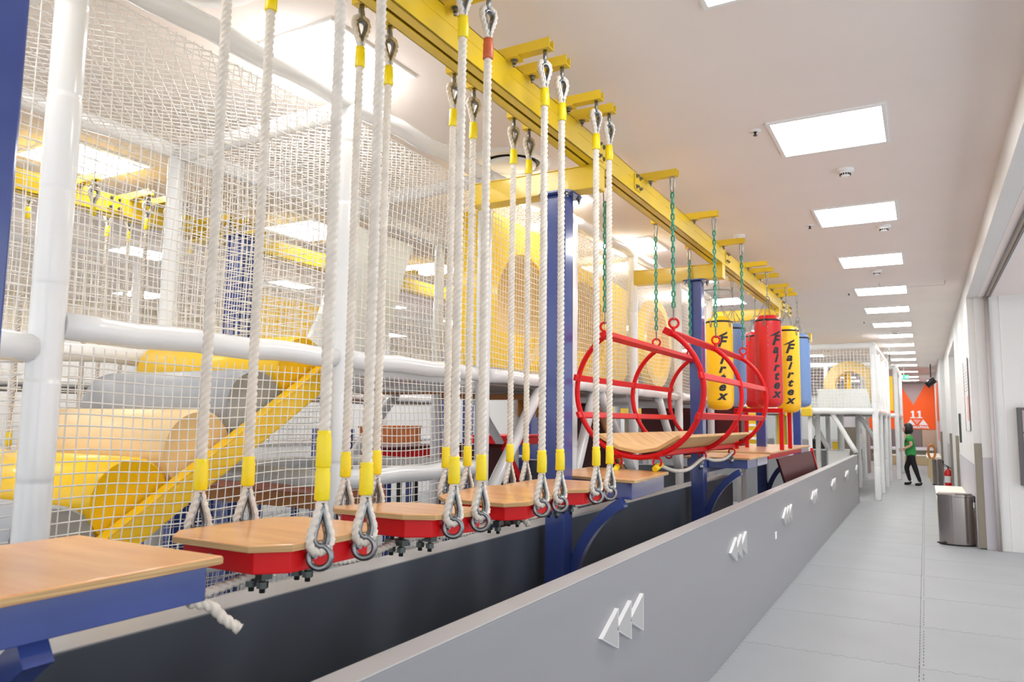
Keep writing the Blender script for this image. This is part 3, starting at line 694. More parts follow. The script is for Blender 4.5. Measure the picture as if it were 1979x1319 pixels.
b = MB().add([(-3.55, y, z) for y, z in ((3.52, 1.74), (4.36, 1.80), (4.58, 2.405), (4.72, 2.79), (3.95, 2.79), (3.72, 2.10))] + [(-3.59, y, z) for y, z in ((3.52, 1.74), (4.36, 1.80), (4.58, 2.405), (4.72, 2.79), (3.95, 2.79), (3.72, 2.10))],
             [(0, 1, 2, 3, 4, 5), (11, 10, 9, 8, 7, 6)] + [(i, i + 6, (i + 1) % 6 + 6, (i + 1) % 6) for i in range(6)])
single('white_board', b, M['whitesh'], 'tall slanted white board standing inside the netted frame', 'board', bevel=.004)

# foam roller stair
rl = [(1.44, .935, 'foamg', 'lowest grey foam roller, mostly hidden by the nearest wooden platform'), (1.71, 1.085, 'foamy', 'lowest yellow foam roller of the roller stair'), (1.985, 1.262, 'foamb', 'beige foam roller between a yellow and a grey one'),
      (2.26, 1.44, 'foamg', 'upper grey foam roller behind the net'), (2.53, 1.612, 'foamy', 'topmost yellow foam roller of the roller stair')]
for y, z, m, lab in rl:
    t = thing('foam_roller', lab, 'foam roller', (-3.03, y, z - .165), 'foam rollers of the stair'); r = .163; x0, x1 = -3.52, -2.52
    Mx = Matrix.Translation((0, y, z)) @ Matrix.Rotation(PI / 2, 4, 'Y')
    part('cover', MB().lathe([(r - .012, x0 - .001), (r, x0 + .012), (r, x1 - .012), (r - .012, x1 + .001)], (0, 0), 48, M4=Mx), M[m], t)
    part('end_cap', MB().lathe([(0, x1), (r - .013, x1), (r - .011, x1 + .003)], (0, 0), 48, M4=Mx), M[m], t)
    part('end_cap', MB().lathe([(r - .011, x0 - .003), (r - .013, x0), (0, x0)], (0, 0), 48, M4=Mx), M[m], t)
t = thing('stair_stringer', 'slanted yellow padded side beam carrying the foam rollers', 'beam', (-2.47, 2.1, .8))
d = Vector((0, 1.12, .725)).normalized(); up = Vector((0, -d.z, d.y)); c0 = Vector((-2.47, 1.42, .885)) - up * .055; c1 = Vector((-2.47, 2.62, 1.662)) - up * .055
part('core', MB().beam(c0, c1, .075, .10, Vector((0, 0, 1))), M['foamy'], t, bevel=.012)
part('seam', MB().beam(c0 + Vector((.03, 0, 0)) + up * .052, c1 + Vector((.03, 0, 0)) + up * .052, .02, .01), M['foamy'], t, bevel=.003)
t2 = thing('stair_stringer', 'second slanted yellow side beam on the hidden far end of the foam rollers', 'beam', (-3.57, 2.1, .8))
part('core', MB().beam(c0 - Vector((1.09, 0, 0)), c1 - Vector((1.09, 0, 0)), .06, .10, Vector((0, 0, 1))), M['foamy'], t2, bevel=.012)
# padded beam across under the roller stair
def padbar(x0, x1, y, z, r, label):
    t = thing('padded_bar', label, 'padded bar', ((x0 + x1) / 2, y, z - r))
    up_ = [(r * math.cos(PI * i / 12), r * math.sin(PI * i / 12)) for i in range(13)]
    lo_ = [(-r, 0), (-r * .8, -r * .75), (r * .8, -r * .75), (r, 0)]
    part('vinyl_top', MB().prism([(y + a, z + b) for a, b in up_], x0, x1, 'x'), M['terracotta'], t, bevel=.004)
    part('wooden_base', MB().prism([(y + a, z + b) for a, b in [(-r, -.001), (-r * .8, -r * .9), (r * .8, -r * .9), (r, -.001)]], x0, x1, 'x'), M['orangepad'], t, bevel=.004)
padbar(-4.3, -2.45, 3.0, 1.0, .088, 'rounded terracotta padded bar on a wooden base, seen through the lower net')
padbar(-4.6, -2.9, 1.7, .5, .06, 'low terracotta padded bar under the foam roller stair')

# tube slide modules inside the frame
def ring_panel(X0, X1, y0, y1, z0, z1, cy, cz, r, m, par, name='end_panel', n=40, round_=False):
    """flat panel in the plane x = const with a round hole"""
    out = []
    for i in range(n):
        a = 2 * PI * i / n; ca, sa = math.cos(a), math.sin(a)
        if round_: k = y1
        else:
            k = min(((y1 - cy) / ca if ca > 1e-6 else (y0 - cy) / ca if ca < -1e-6 else 9), ((z1 - cz) / sa if sa > 1e-6 else (z0 - cz) / sa if sa < -1e-6 else 9))
        out.append((cy + k * ca, cz + k * sa))
    inn = [(cy + r * math.cos(2 * PI * i / n), cz + r * math.sin(2 * PI * i / n)) for i in range(n)]
    vs = [(X1, *p) for p in out] + [(X1, *p) for p in inn] + [(X0, *p) for p in out] + [(X0, *p) for p in inn]; fs = []
    for i in range(n):
        j = (i + 1) % n
        fs += [(i, j, n + j, n + i), (2 * n + j, 2 * n + i, 3 * n + i, 3 * n + j), (j, i, 2 * n + i, 2 * n + j), (n + i, n + j, 3 * n + j, 3 * n + i)]
    return part(name, MB().add(vs, fs), m, par)
def module(y0, y1, z0, z1, cy, cz, r, label, X1=-2.56, dep=.28):
    t = thing('tube_slide_module', label, 'tube slide', (X1 - dep / 2, (y0 + y1) / 2, z0), 'yellow tube slide modules')
    ring_panel(X1 - .03, X1, y0, y1, z0, z1, cy, cz, r, M['slide'], t, 'front_panel')
    part('side_panel', MB().box(X1 - dep, X1 - .031, y0, y0 + .03, z0, z1), M['slide'], t, bevel=.004)
    part('side_panel', MB().box(X1 - dep, X1 - .031, y1 - .03, y1, z0, z1), M['slide'], t, bevel=.004)
    part('top_panel', MB().box(X1 - dep, X1 - .031, y0 + .031, y1 - .031, z1 - .03, z1), M['slide'], t)
    Mx = Matrix.Translation((0, cy, cz)) @ Matrix.Rotation(PI / 2, 4, 'Y')
    part('tube', MB().lathe([(r + .012, X1 - dep), (r + .012, X1 - .04), (r, X1 - .03), (r, X1 - dep), (0, X1 - dep)], (0, 0), 40, M4=Matrix.Translation((0, cy, cz)) @ Matrix.Rotation(PI / 2, 4, 'Y')), M['slidein'], t)
    part('chute', MB().prism([(cy + (r - .004) * math.cos(PI + PI * i / 16), cz + (r - .004) * math.sin(PI + PI * i / 16) * (1 if i not in (0, 16) else 1)) for i in range(2, 15)], X1 - dep + .01, X1 - .1, 'x'), M['slide'], t)
module(4.25, 5.35, 1.74, 2.84, 4.80, 2.20, .42, 'yellow square slide panel with a round beige opening, left of the middle navy column')
module(5.42, 6.95, 1.74, 2.72, 5.95, 2.18, .43, 'yellow slide panel with a round opening, right of the middle navy column')
t = thing('tube_slide_module', 'round yellow slide mouth standing behind the net above the red hoops', 'tube slide', (-2.66, 8.15, 1.74), 'yellow tube slide modules')
ring_panel(-2.72, -2.62, 0, .50, 0, 0, 8.15, 2.28, .40, M['slide'], t, 'rim', round_=True)
part('bowl', MB().lathe([(0, -2.82), (.25, -2.80), (.41, -2.70)], (0, 0), 40, M4=Matrix.Translation((0, 8.15, 2.28)) @ Matrix.Rotation(PI / 2, 4, 'Y')), M['slide'], t)
part('foot', MB().box(-2.72, -2.64, 7.95, 8.35, 1.736, 1.80), M['slide'], t)

# ------------------------------------------------------------------ second rope course behind the frame
DX = -3.33
overhead(DX, -.6, 9.0, [y + s * RY for y in [1.47, 2.055, 2.668, 3.212, 3.9] for s in (-1, 1)] + [5.2, 6.2, 7.2, 8.0], (3.0, 5.6), 'second yellow overhead beam, seen through the nets on the left')
for i, (y, lab) in enumerate(((2.055, 'rope-hung step of the rear course, nearest one behind the roller stair'), (2.668, 'rope-hung step of the rear course, second behind the roller stair'), (3.212, 'rope-hung step of the rear course, third behind the roller stair'), (3.9, 'rope-hung step of the rear course beside the rear navy column'), (1.47, 'rope-hung step of the rear course at the far left edge behind the padded post'))):
    dup(steps[2], (-1.5225 + DX, y, 1.1), lab)
def bgcol(x, y, zt, label, w=.055, cross=True):
    t = thing('steel_column', label, 'column', (x, y, 0), 'navy square columns')
    part('post', MB().box(x - w, x + w, y - w, y + w, 0, zt - .01), M['navy'], t, bevel=.005)
    part('base_plate', MB().box(x - .11, x + .11, y - .11, y + .11, 0, .012), M['navy'], t)
    part('cap_plate', MB().box(x - .1, x + .1, y - .1, y + .1, zt - .01, zt), M['navy'], t)
    if cross: part('cross_beam', MB().box(x - .55, x + .2, y - .05, y + .05, zt, zt + .03), M['yellow'], t)
bgcol(-4.40, 3.75, 2.73, 'navy square column of the rear course, seen through the upper nets', .075)
bgcol(-5.75, 8.35, 2.3, 'distant navy column above the brown crate', .05, False)
bgcol(-5.9, 9.3, 2.3, 'distant navy column right of the brown crate', .06, False)
bgcol(-4.9, 5.35, 1.3, 'short navy post under the yellow stringer, behind the nets', .14, False)
def simple(name, b, m, label, cat, bevel=.004, group=None): return single(name, b, m, label, cat, bevel=bevel, group=group)
def cabinet(name, cat, x0, x1, y0, y1, z0, z1, m, mtop, label, leg=None):
    t = thing(name, label, cat, ((x0 + x1) / 2, (y0 + y1) / 2, 0))
    part('body', MB().box(x0, x1, y0, y1, z0, z1 - .03), m, t, bevel=.006)
    part('top', MB().box(x0 - .01, x1 + .01, y0 - .01, y1 + .01, z1 - .03, z1), mtop, t, bevel=.004)
    if z0 > .05:
        for a in (x0 + .04, x1 - .04):
            for c in (y0 + .04, y1 - .04): part('leg', MB().box(a - .025, a + .025, c - .025, c + .025, 0, z0), leg or m, t)
    return t
cabinet('low_deck', 'platform', -5.1, -4.5, 5.7, 6.8, .98, 1.12, M['red'], M['darkred'], 'red low deck on navy legs seen through the lower net', M['navy'])
cabinet('low_deck', 'platform', -5.0, -4.5, 7.9, 9.1, 1.08, 1.2, M['red'], M['red'], 'red hanging deck left of the middle navy column', M['navy'])
cabinet('low_deck', 'platform', -5.0, -4.6, 4.2, 5.0, .7, .95, M['navy'], M['navy'], 'navy low platform under the terracotta bar', M['navy'])
cabinet('crate', 'crate', -6.3, -5.95, 7.35, 8.2, 1.0, 1.3, M['brick'], M['brick'], 'brown wooden crate on legs far behind the lower net', M['black'])
cabinet('cabinet', 'cabinet', -5.3, -4.95, 9.5, 10.2, .0, 1.55, M['navy'], M['navy'], 'tall navy cabinet left of the middle navy column')
cabinet('cabinet', 'cabinet', -5.3, -4.95, 8.45, 9.26, 0, .9, M['navy'], M['white'], 'low navy cabinet with a white top under the red hanging deck')
cabinet('cabinet', 'cabinet', -5.2, -4.7, 3.5, 4.0, 0, .8, M['navy'], M['navy'], 'navy box low behind the net left of the first step')
cabinet('cabinet', 'cabinet', -5.0, -4.7, 12.6, 14.6, 1.5, 1.75, M['yellow'], M['yellow'], 'yellow box shelf on white legs behind the frame', M['white'])
cabinet('cabinet', 'cabinet', -5.6, -5.0, 11.0, 12.4, 0, 1.45, M['navy'], M['white'], 'navy and white cabinet behind the hoop tunnel')
for (x, y, lab) in ((-3.45, 6.4, 'orange padded hanging bag under the deck, left one'), (-3.45, 6.8, 'orange padded hanging bag under the deck, right one')):
    t = thing('hanging_pad', lab, 'hanging pad', (x, y, 1.42)); part('pad', MB().lathe([(0, 1.42), (.035, 1.425), (.04, 1.45), (.04, 1.59), (0, 1.60)], (x, y), 16), M['orangepad'], t)
    part('cord', MB().cyl((x, y, 1.30), (x, y, 1.43), .006, 8), M['rope'], t)
def lean(x, y0, z0, y1, z1, w, m, edge, label, th=.04, x2=None):
    t = thing('leaning_board', label, 'board', (x, (y0 + y1) / 2, min(z0, z1)))
    part('board', MB().beam((x, y0, z0), (x if x2 is None else x2, y1, z1), w, th, Vector((0, 0, 1))), m, t, bevel=.004)
    for q in (-1, 1): part('edge', MB().beam((x + q * (w / 2 + .012), y0, z0), ((x if x2 is None else x2) + q * (w / 2 + .012), y1, z1), .022, th + .02, Vector((0, 0, 1))), edge, t)
lean(-3.0, 6.6, 1.55, 7.9, .35, .5, M['darkred'], M['orangepad'], 'dark red ramp board with orange edges under the deck, behind the hoops')
lean(-3.0, 4.9, 1.2, 5.9, .2, .4, M['darkred'], M['red'], 'dark red ramp board with bright edge low beside the middle navy column')
cabinet('cabinet', 'cabinet', -3.3, -2.0, 9.5, 9.8, .95, 1.6, M['darkred'], M['darkred'], 'dark red panel box hanging low behind the punching bags', M['white'])
# far yellow net cage left (upper)
t = thing('play_cage', 'far orange-yellow netted cage behind the rear beam', 'climbing frame', (-6.2, 6.0, 0))
part('panel', MB().box(-6.25, -6.2, 5.55, 6.5, 1.9, 2.72), M['slide'], t, bevel=.01)
for y in (5.45, 6.6): padpost(-6.15, y, 0, 2.85, .045, t)
for z in (1.85, 2.8): padrail((-6.15, 5.45, z), (-6.15, 6.6, z), .04, t)
part('net_panel', netmb((-6.1, 5.5, 1.9), (0, 1, 0), (0, 0, 1), 1.05, .85, .045, seed=77), M['net'], t, kind='stuff')
t = thing('climbing_frame', 'white padded tube frame of the rear hall, seen through all the nets', 'climbing frame', (-6.6, 3.5, 0))
for y in (1.2, 2.8, 4.4, 8.2, 9.8): padpost(-6.6, y, 0, 2.9, .045, t)
for z in (1.1, 1.68, 2.88): padrail((-6.6, 1.2, z), (-6.6, 9.8, z), .045, t)
for i, y in enumerate((1.2, 2.8, 8.2)): part('net_panel', netmb((-6.58, y + .05, 1.72), (0, 1, 0), (0, 0, 1), 1.5, 1.12, .05, r=.003, seed=90 + i), M['net'], t, kind='stuff')
part('deck', MB().box(-7.4, -6.62, .8, 9.8, 1.6, 1.66), M['under'], t)

# ------------------------------------------------------------------ yellow nets and steps beyond the bags
t = thing('slatted_tower', 'white slatted tower with yellow pads beyond the blue platform', 'tower', (-3.0, 14.4, 0))
for x in (-3.25, -2.55): part('post', MB().box(x - .04, x + .04, 14.0, 14.08, 0, 1.9), M['white'], t)
for i in range(13): part('slat', MB().box(-3.21, -2.59, 14.0, 14.05, .25 + i * .12, .29 + i * .12), M['white'], t)
part('pad', MB().box(-3.1, -2.7, 14.15, 14.4, .3, 1.75), M['slide'], t, bevel=.02)
t = thing('slatted_tower', 'second yellow padded tower farther beyond the bags', 'tower', (-2.9, 18.5, 0))
part('pad', MB().box(-3.05, -2.75, 18.3, 18.6, .2, 1.7), M['slide'], t, bevel=.03); part('base', MB().box(-3.2, -2.6, 18.2, 18.7, 0, .2), M['white'], t)

# ------------------------------------------------------------------ far white tower over the aisle
tw = thing('play_tower', 'white padded play tower on slim legs left of the aisle, with a white side board', 'climbing frame', (-1.7, 17.6, 0))
for (x, y) in ((-.80, 15.4), (-.80, 16.9), (-.78, 18.6), (-.78, 20.4), (-2.15, 15.4), (-2.15, 20.4), (-3.4, 15.4), (-3.4, 20.4)): padpost(x, y, 0, 2.86, .055, tw)
for z, r in ((2.87, .06), (1.63, .06)):
    padrail((-.8, 15.4, z), (-.78, 20.4, z), r, tw); padrail((-3.4, 15.4, z), (-.8, 15.4, z), r, tw); padrail((-3.4, 20.4, z), (-.8, 20.4, z), r, tw)
part('deck', MB().box(-3.4, -.85, 15.45, 20.4, 1.58, 1.66), M['under'], tw)
part('side_board', MB().prism([(-1.78, 1.69), (-.86, 1.69), (-.93, 2.06), (-1.80, 2.06)], 15.52, 15.56, 'y'), M['whitesh'], tw)
part('net_panel', netmb((-3.35, 15.4, 1.68), (1, 0, 0), (0, 0, 1), 2.5, 1.14, .06, r=.004, seed=5), M['net'], tw, kind='stuff')
part('net_panel', netmb((-.8, 15.45, 1.68), (0, 1, 0), (0, 0, 1), 4.9, 1.14, .06, r=.004, seed=6), M['net'], tw, kind='stuff')
for (x0, x1, y) in ((-1.55, -1.15, 15.45), (-2.1, -1.75, 16.6), (-1.25, -.82, 17.7), (-.80, -.79, 19.4)): padrail((x0, y, 1.6), (x1, y, .85), .045, tw, 'brace')
for (x, y) in ((-1.9, 16.2), (-1.55, 17.2), (-1.3, 18.2), (-1.75, 19.0)): padpost(x, y, 0, 1.6, .05, tw)
t = thing('tube_slide_module', 'big yellow spiral slide seen through the play tower net', 'tube slide', (-1.9, 18.6, 1.66), 'yellow tube slide modules')
ring_panel(-1.5, -1.45, 0, .56, 0, 0, 18.2, 2.24, .38, M['slide'], t, 'rim', round_=True)
Mr = Matrix.Translation((-1.35, 17.2, 2.2)) @ Matrix.Rotation(PI / 2, 4, 'X')
part('arch', MB().lathe([(.30, 0), (.52, 0), (.52, -.5), (.30, -.5), (.30, 0)], (0, 0), 40, M4=Mr), M['slidein'], t)
t2 = thing('play_tower', 'second white play tower with a bright yellow panel behind the first one', 'climbing frame', (-.75, 23, 0))
for (x, y) in ((-.62, 21.4), (-.60, 24.6), (-1.4, 21.4)): padpost(x, y, 0, 2.85, .055, t2)
for z in (1.62, 2.86): padrail((-.62, 21.4, z), (-.60, 24.6, z), .055, t2); padrail((-1.4, 21.4, z), (-.62, 21.4, z), .055, t2)
part('yellow_panel', MB().box(-.94, -.68, 21.35, 21.4, 1.74, 2.62), M['slide'], t2, bevel=.01)
part('white_panel', MB().box(-1.35, -.96, 21.35, 21.4, 1.7, 2.8), M['whitesh'], t2)
# yellow net end panel beside the blue bag
t = thing('play_cage', 'yellow netted cage wall right of the far blue bag', 'climbing frame', (-1.95, 14.2, 0))
part('panel', MB().box(-2.1, -1.78, 14.3, 14.34, 1.66, 2.5), M['slide'], t, bevel=.01); padpost(-2.15, 14.3, 0, 2.6, .05, t)
part('foot_pad', MB().box(-2.2, -1.75, 14.1, 14.3, 1.52, 1.66), M['yellow'], t, bevel=.01)
part('net_panel', netmb((-2.1, 14.25, 1.68), (1, 0, 0), (0, 0, 1), .32, .85, .05, seed=12), M['net'], t, kind='stuff')
part('leg', MB().box(-1.84, -1.78, 14.3, 14.36, 0, 1.52), M['white'], t)

# ------------------------------------------------------------------ far end: ball pool, banner wall
FY = 33.9
wallf = thing('banner_wall', 'orange wall banner with a grey triangle, the number 11 and a ball pool sign', 'banner', (-.7, FY, 1.2))
part('orange_panel', MB().box(-2.05, .38, FY - .03, FY, 1.2, 3.0), M['orange'], wallf)
part('grey_triangle', MB().prism([(-.82, 3.0), (.08, 3.0), (-.37, 2.17)], FY - .034, FY - .03, 'y'), M['mauve'], wallf)
for s in (-1, 1): part('white_triangle', MB().prism([(-.27 + s * .22 - .16, 1.37), (-.27 + s * .22 + .16, 1.37), (-.27 + s * .22, 1.60)], FY - .034, FY - .03, 'y'), M['white'], wallf)
part('pink_triangle', MB().prism([(-.40, 1.58), (-.14, 1.58), (-.27, 1.40)], FY - .034, FY - .03, 'y'), M['pink'], wallf)
nb = MB()
for x in (-.40, -.17): nb.box(x - .035, x + .04, FY - .036, FY - .03, 1.68, 1.94).box(x - .10, x + .10, FY - .036, FY - .03, 1.64, 1.68).prism([(x - .09, 1.86), (x - .035, 1.86), (x - .035, 1.94)], FY - .036, FY - .03, 'y')
part('number', nb, M['white'], wallf)
q = textmb('A BALLPOOL', .125, lambda v: Vector((-.22 + v.x, FY - .036, 1.285 + v.y)), bold=.008); part('lettering', q, M['white'], wallf)
for k, (x0, x1, m) in enumerate(((-2.05, -1.65, 'greybrown'), (-1.64, -1.2, 'tan'), (-1.19, -.86, 'greybrown'), (-.85, -.62, 'tan'), (-.61, -.12, 'greybrown'), (-.11, .38, 'tan'))):
    part('wainscot_panel', MB().box(x0, x1, FY - .03, FY, .45, 1.19), M[m], wallf)
t = thing('grid_sign', 'dark grey shield-shaped panel with white horizontal bars left of the orange banner', 'sign', (-2.3, 33.86, 1.0))
part('board', MB().prism([(-2.5, 1.1), (-2.3, .98), (-2.08, 1.15), (-2.08, 2.1), (-2.5, 2.1)], 33.9, 33.99, 'y'), M['greybrown'], t)
for i in range(9): part('bar', MB().box(-2.45, -2.15, 33.885, 33.9, 1.22 + i * .09, 1.255 + i * .09), M['white'], t)
t = thing('ball_pool', 'low taupe ball pool with a white rim in front of the orange banner', 'ball pool', (-.8, 32, 0))
part('front_wall', MB().box(-2.2, .2, 31.4, 31.5, 0, .44), M['taupe'], t, bevel=.01); part('rim', MB().box(-2.25, .25, 31.35, 31.6, .44, .52), M['white'], t, bevel=.01)
part('filling', MB().box(-2.2, .2, 31.5, 33.8, .0, .5), M['lavender'], t)
t = thing('bench', 'long low beige bench across the far end of the aisle', 'bench', (-.9, 29.3, 0))
part('body', MB().box(-1.62, .05, 29.2, 29.7, 0, .30), M['benchside'], t, bevel=.01); part('top', MB().box(-1.64, .07, 29.18, 29.72, .30, .34), M['benchtop'], t, bevel=.01)
t = thing('exit_sign', 'green and white hanging exit sign at the far end of the ceiling', 'sign', (-.47, 25, 2.75))
part('body', MB().box(-.62, -.36, 25.0, 25.03, 2.74, 2.86), M['exitg'], t); part('arrow', MB().box(-.60, -.53, 24.995, 25.0, 2.76, 2.84).prism([(-.46, 2.80), (-.40, 2.83), (-.40, 2.77)], 24.995, 25.0, 'y'), M['lamp'], t)
part('hanger', MB().box(-.5, -.48, 25.01, 25.02, 2.86, 3.1), M['white'], t)
t = thing('spotlight', 'black stage spotlight hanging near the right wall at the far end', 'spotlight', (.17, 24, 2.5))
part('body', MB().tube([(.30, 24, 2.66), (.08, 24, 2.50)], .1, 16, rad=[.085, .105]), M['blackgl'], t); part('yoke', MB().torus((.19, 24, 2.60), .13, .012, (.8, 0, -.6), n=20), M['black'], t); part('hanger', MB().cyl((.2, 24, 2.72), (.2, 24, 3.1), .015, 8), M['black'], t)
t = thing('camera_bracket', 'small dark device hanging below the ceiling above the far tower', 'camera', (-.62, 18.2, 2.8)); part('stem', MB().cyl((-.62, 18.2, 2.86), (-.62, 18.2, 3.1), .01, 8), M['darksteel'], t); part('body', MB().box(-.64, -.60, 18.17, 18.23, 2.78, 2.86), M['darksteel'], t)
t = thing('wall_banner', 'narrow pink and orange banner on the far right wall', 'banner', (.375, 27, 1)); part('upper', MB().box(.372, .383, 25.5, 29, 1.5, 2.7), M['orange'], t); part('lower', MB().box(.372, .383, 25.5, 29, .9, 1.49), M['pink'], t)
# left far cluster under the tower
cabinet('counter', 'counter', -3.6, -1.78, 21.0, 21.8, 0, .72, M['counter'], M['white'], 'grey far counter with a white top behind the tower legs')
simple('pillar', MB().box(-2.0, -1.62, 22.6, 22.9, 0, 1.3), M['taupe'], 'taupe padded pillar beside the far grey counter', 'pillar')
simple('pillar', MB().box(-1.55, -1.42, 23.6, 24.2, 0, 2.9), M['mauve'], 'slim grey full-height pillar right of the taupe padded one', 'pillar')
cabinet('shelf', 'shelf', -4.6, -2.2, 24.5, 24.8, .9, 2.2, M['whitesh'], M['white'], 'white board wall with bluish panels far behind the tower legs', M['white'])
cabinet('crate', 'crate', -1.70, -1.35, 16.0, 16.5, .0, .86, M['white'], M['white'], 'white block behind the end of the low aisle partition')
t = thing('bag', 'dark bag resting on the far grey counter', 'bag', (-2.5, 21.3, .72)); part('body', MB().box(-2.75, -2.3, 21.2, 21.5, .72, .98), M['black'], t, bevel=.06); part('handle', MB().torus((-2.5, 21.3, 1.0), .09, .012, (0, 1, 0)), M['black'], t)
t = thing('storage_box', 'small yellow box on the far grey counter', 'box', (-2.05, 21.2, .72)); part('body', MB().box(-2.13, -1.98, 21.1, 21.3, .72, .90), M['yellow'], t, bevel=.01); part('lid', MB().box(-2.135, -1.975, 21.095, 21.305, .90, .92), M['yellow'], t)
simple('low_wall', MB().box(-6, -1.9, 13.6, 13.7, 0, .84), M['counter'], 'grey low wall behind the far end of the red-edged deck', 'partition')

# ------------------------------------------------------------------ right side of the aisle
def guard(x0, x1, y0, y1, h, lab): simple('corner_guard', MB().box(x0, x1, y0, y1, .012, h), M['taupe'], lab, 'corner guard', .004, 'taupe corner guards')
guard(.486, .558, 10.086, 10.15, 1.19, 'tall taupe corner guard board beside the metal door track')
guard(.440, .484, 14.42, 14.60, 1.22, 'taupe guard strip before the doorway past the near bench')
guard(.440, .484, 17.9, 18.15, 1.22, 'taupe guard strip on the far side of the doorway')
guard(.34, .384, 22.0, 22.4, 1.22, 'taupe guard strip farthest down the right wall')
t = thing('bench', 'cream-topped wooden bench along the right wall behind the steel bin', 'bench', (.29, 12.1, 0))
part('body', MB().box(.115, .476, 10.45, 13.8, .0, .39), M['benchside'], t, bevel=.005); part('top', MB().box(.10, .477, 10.43, 13.82, .39, .43), M['benchtop'], t, bevel=.006)
t = thing('bench', 'small beige bench beyond the second bin near the right wall', 'bench', (.1, 23, 0))
part('body', MB().box(.02, .33, 22.5, 25.5, 0, .5), M['benchside'], t, bevel=.005); part('top', MB().box(.0, .34, 22.48, 25.52, .5, .55), M['benchtop'], t, bevel=.006)
def bin_(x, y, w, d, h, lab):
    t = thing('pedal_bin', lab, 'bin', (x, y, 0), 'stainless steel pedal bins')
    def dpoly(s=1.0, n=18): return [(x + w / 2 * s * math.cos(PI + PI * i / n), y + d * .15 + d * .62 * s * math.sin(PI + PI * i / n)) for i in range(n + 1)] + [(x + w / 2 * s, y + d * .4), (x - w / 2 * s, y + d * .4)]
    o = part('body', MB().prism(dpoly(.98), .015, h - .04), M['steel'], t, bevel=.003)
    part('foot_ring', MB().prism(dpoly(1.0), 0, .018), M['black'], t)
    part('lid', MB().prism(dpoly(1.02), h - .04, h - .012), M['steel'], t, bevel=.004); part('lid_top', MB().prism(dpoly(.93), h - .012, h), M['steel'], t, bevel=.005)
    part('pedal', MB().box(x - w * .5 - .02, x - w * .5 + .07, y - d * .42, y - d * .34, .02, .035), M['black'], t, bevel=.003)
    part('hinge', MB().box(x + w / 2, x + w / 2 + .02, y + .02, y + .06, h - .1, h - .03), M['black'], t)
    part('liner_wire', MB().cyl((x + w / 2 + .01, y + .04, h - .1), (x + w / 2 + .012, y + .06, h - .22), .003, 6), M['black'], t)
bin_(.275, 10.27, .37, .2, .60, 'large stainless steel pedal bin in front of the near bench')
bin_(.22, 20.0, .22, .2, .60, 'second stainless steel bin farther back beside the fire extinguisher')
t = thing('fire_extinguisher', 'red fire extinguisher standing by the right wall past the near bench', 'fire extinguisher', (.40, 18.7, 0))
part('cylinder', MB().lathe([(0, .03), (.07, .03), (.075, .06), (.075, .36), (.06, .41), (.025, .44), (.02, .47), (0, .47)], (.40, 18.7), 24), M['firered'], t)
part('valve', MB().lathe([(.018, .47), (.022, .48), (.02, .50), (0, .50)], (.40, 18.7), 12), M['darksteel'], t); part('handle', MB().beam((.40, 18.7, .505), (.31, 18.66, .55), .02, .014).beam((.40, 18.7, .5), (.32, 18.66, .505), .02, .012), M['black'], t)
part('hose', MB().tube(smooth_path([(.42, 18.7, .48), (.455, 18.64, .46), (.462, 18.61, .35), (.45, 18.61, .2)]), .011, 8), M['black'], t)
part('label_plate', MB().lathe([(.0755, .16), (.0755, .30)], (.40, 18.7), 24), M['white'], t)
part('stand', MB().box(.30, .477, 18.6, 18.8, 0, .03).box(.44, .477, 18.6, 18.8, .03, .24), M['firered'], t, bevel=.008)
t = thing('padded_hoop', 'orange padded oval hoop standing up out of the second bin', 'hoop', (.13, 21.0, .0))
part('hoop', MB().torus((.12, 21.2, .73), .17, .028, (.15, -1, 0), n=28, m=10, sx=.45), M['orangepad'], t); part('stand', MB().box(.06, .18, 21.1, 21.3, 0, .55), M['benchside'], t)
t = thing('notice_board', 'white framed notice board with faint print on the right wall', 'notice board', (.48, 10.95, 1.33))
part('sheet', MB().box(.474, .484, 10.42, 11.4, 1.33, 2.20), M['white'], t); fr = MB()
fr.box(.470, .474, 10.40, 10.42, 1.32, 2.21)
part('frame', fr.box(.470, .474, 11.4, 11.42, 1.32, 2.21), M['black'], t)
part('print', MB().box(.4725, .474, 10.5, 10.85, 1.45, 1.75), M['pink'], t)
pr = MB()
for i in range(9): pr.box(.4725, .474, 10.6, 11.2, 1.82 + i * .038, 1.828 + i * .038)
part('print', pr, M['mauve'], t)
simple('door_handle', MB().box(.455, .484, 13.25, 13.3, 1.13, 1.57), M['darksteel'], 'long dark vertical door pull on the right wall', 'handle')
t = thing('wall_cabinet', 'dark-framed grey cabinet at the right edge of the photo', 'cabinet', (1.4, 10.0, .74))
part('frame', MB().box(.905, 1.9, 9.98, 10.07, .74, 1.60), M['glassd'], t, bevel=.004); part('door', MB().box(.95, 1.4, 9.972, 9.98, 1.33, 1.57), M['mauve'], t, bevel=.002); part('door', MB().box(.95, 1.4, 9.972, 9.98, .78, 1.31), M['mauve'], t, bevel=.002)

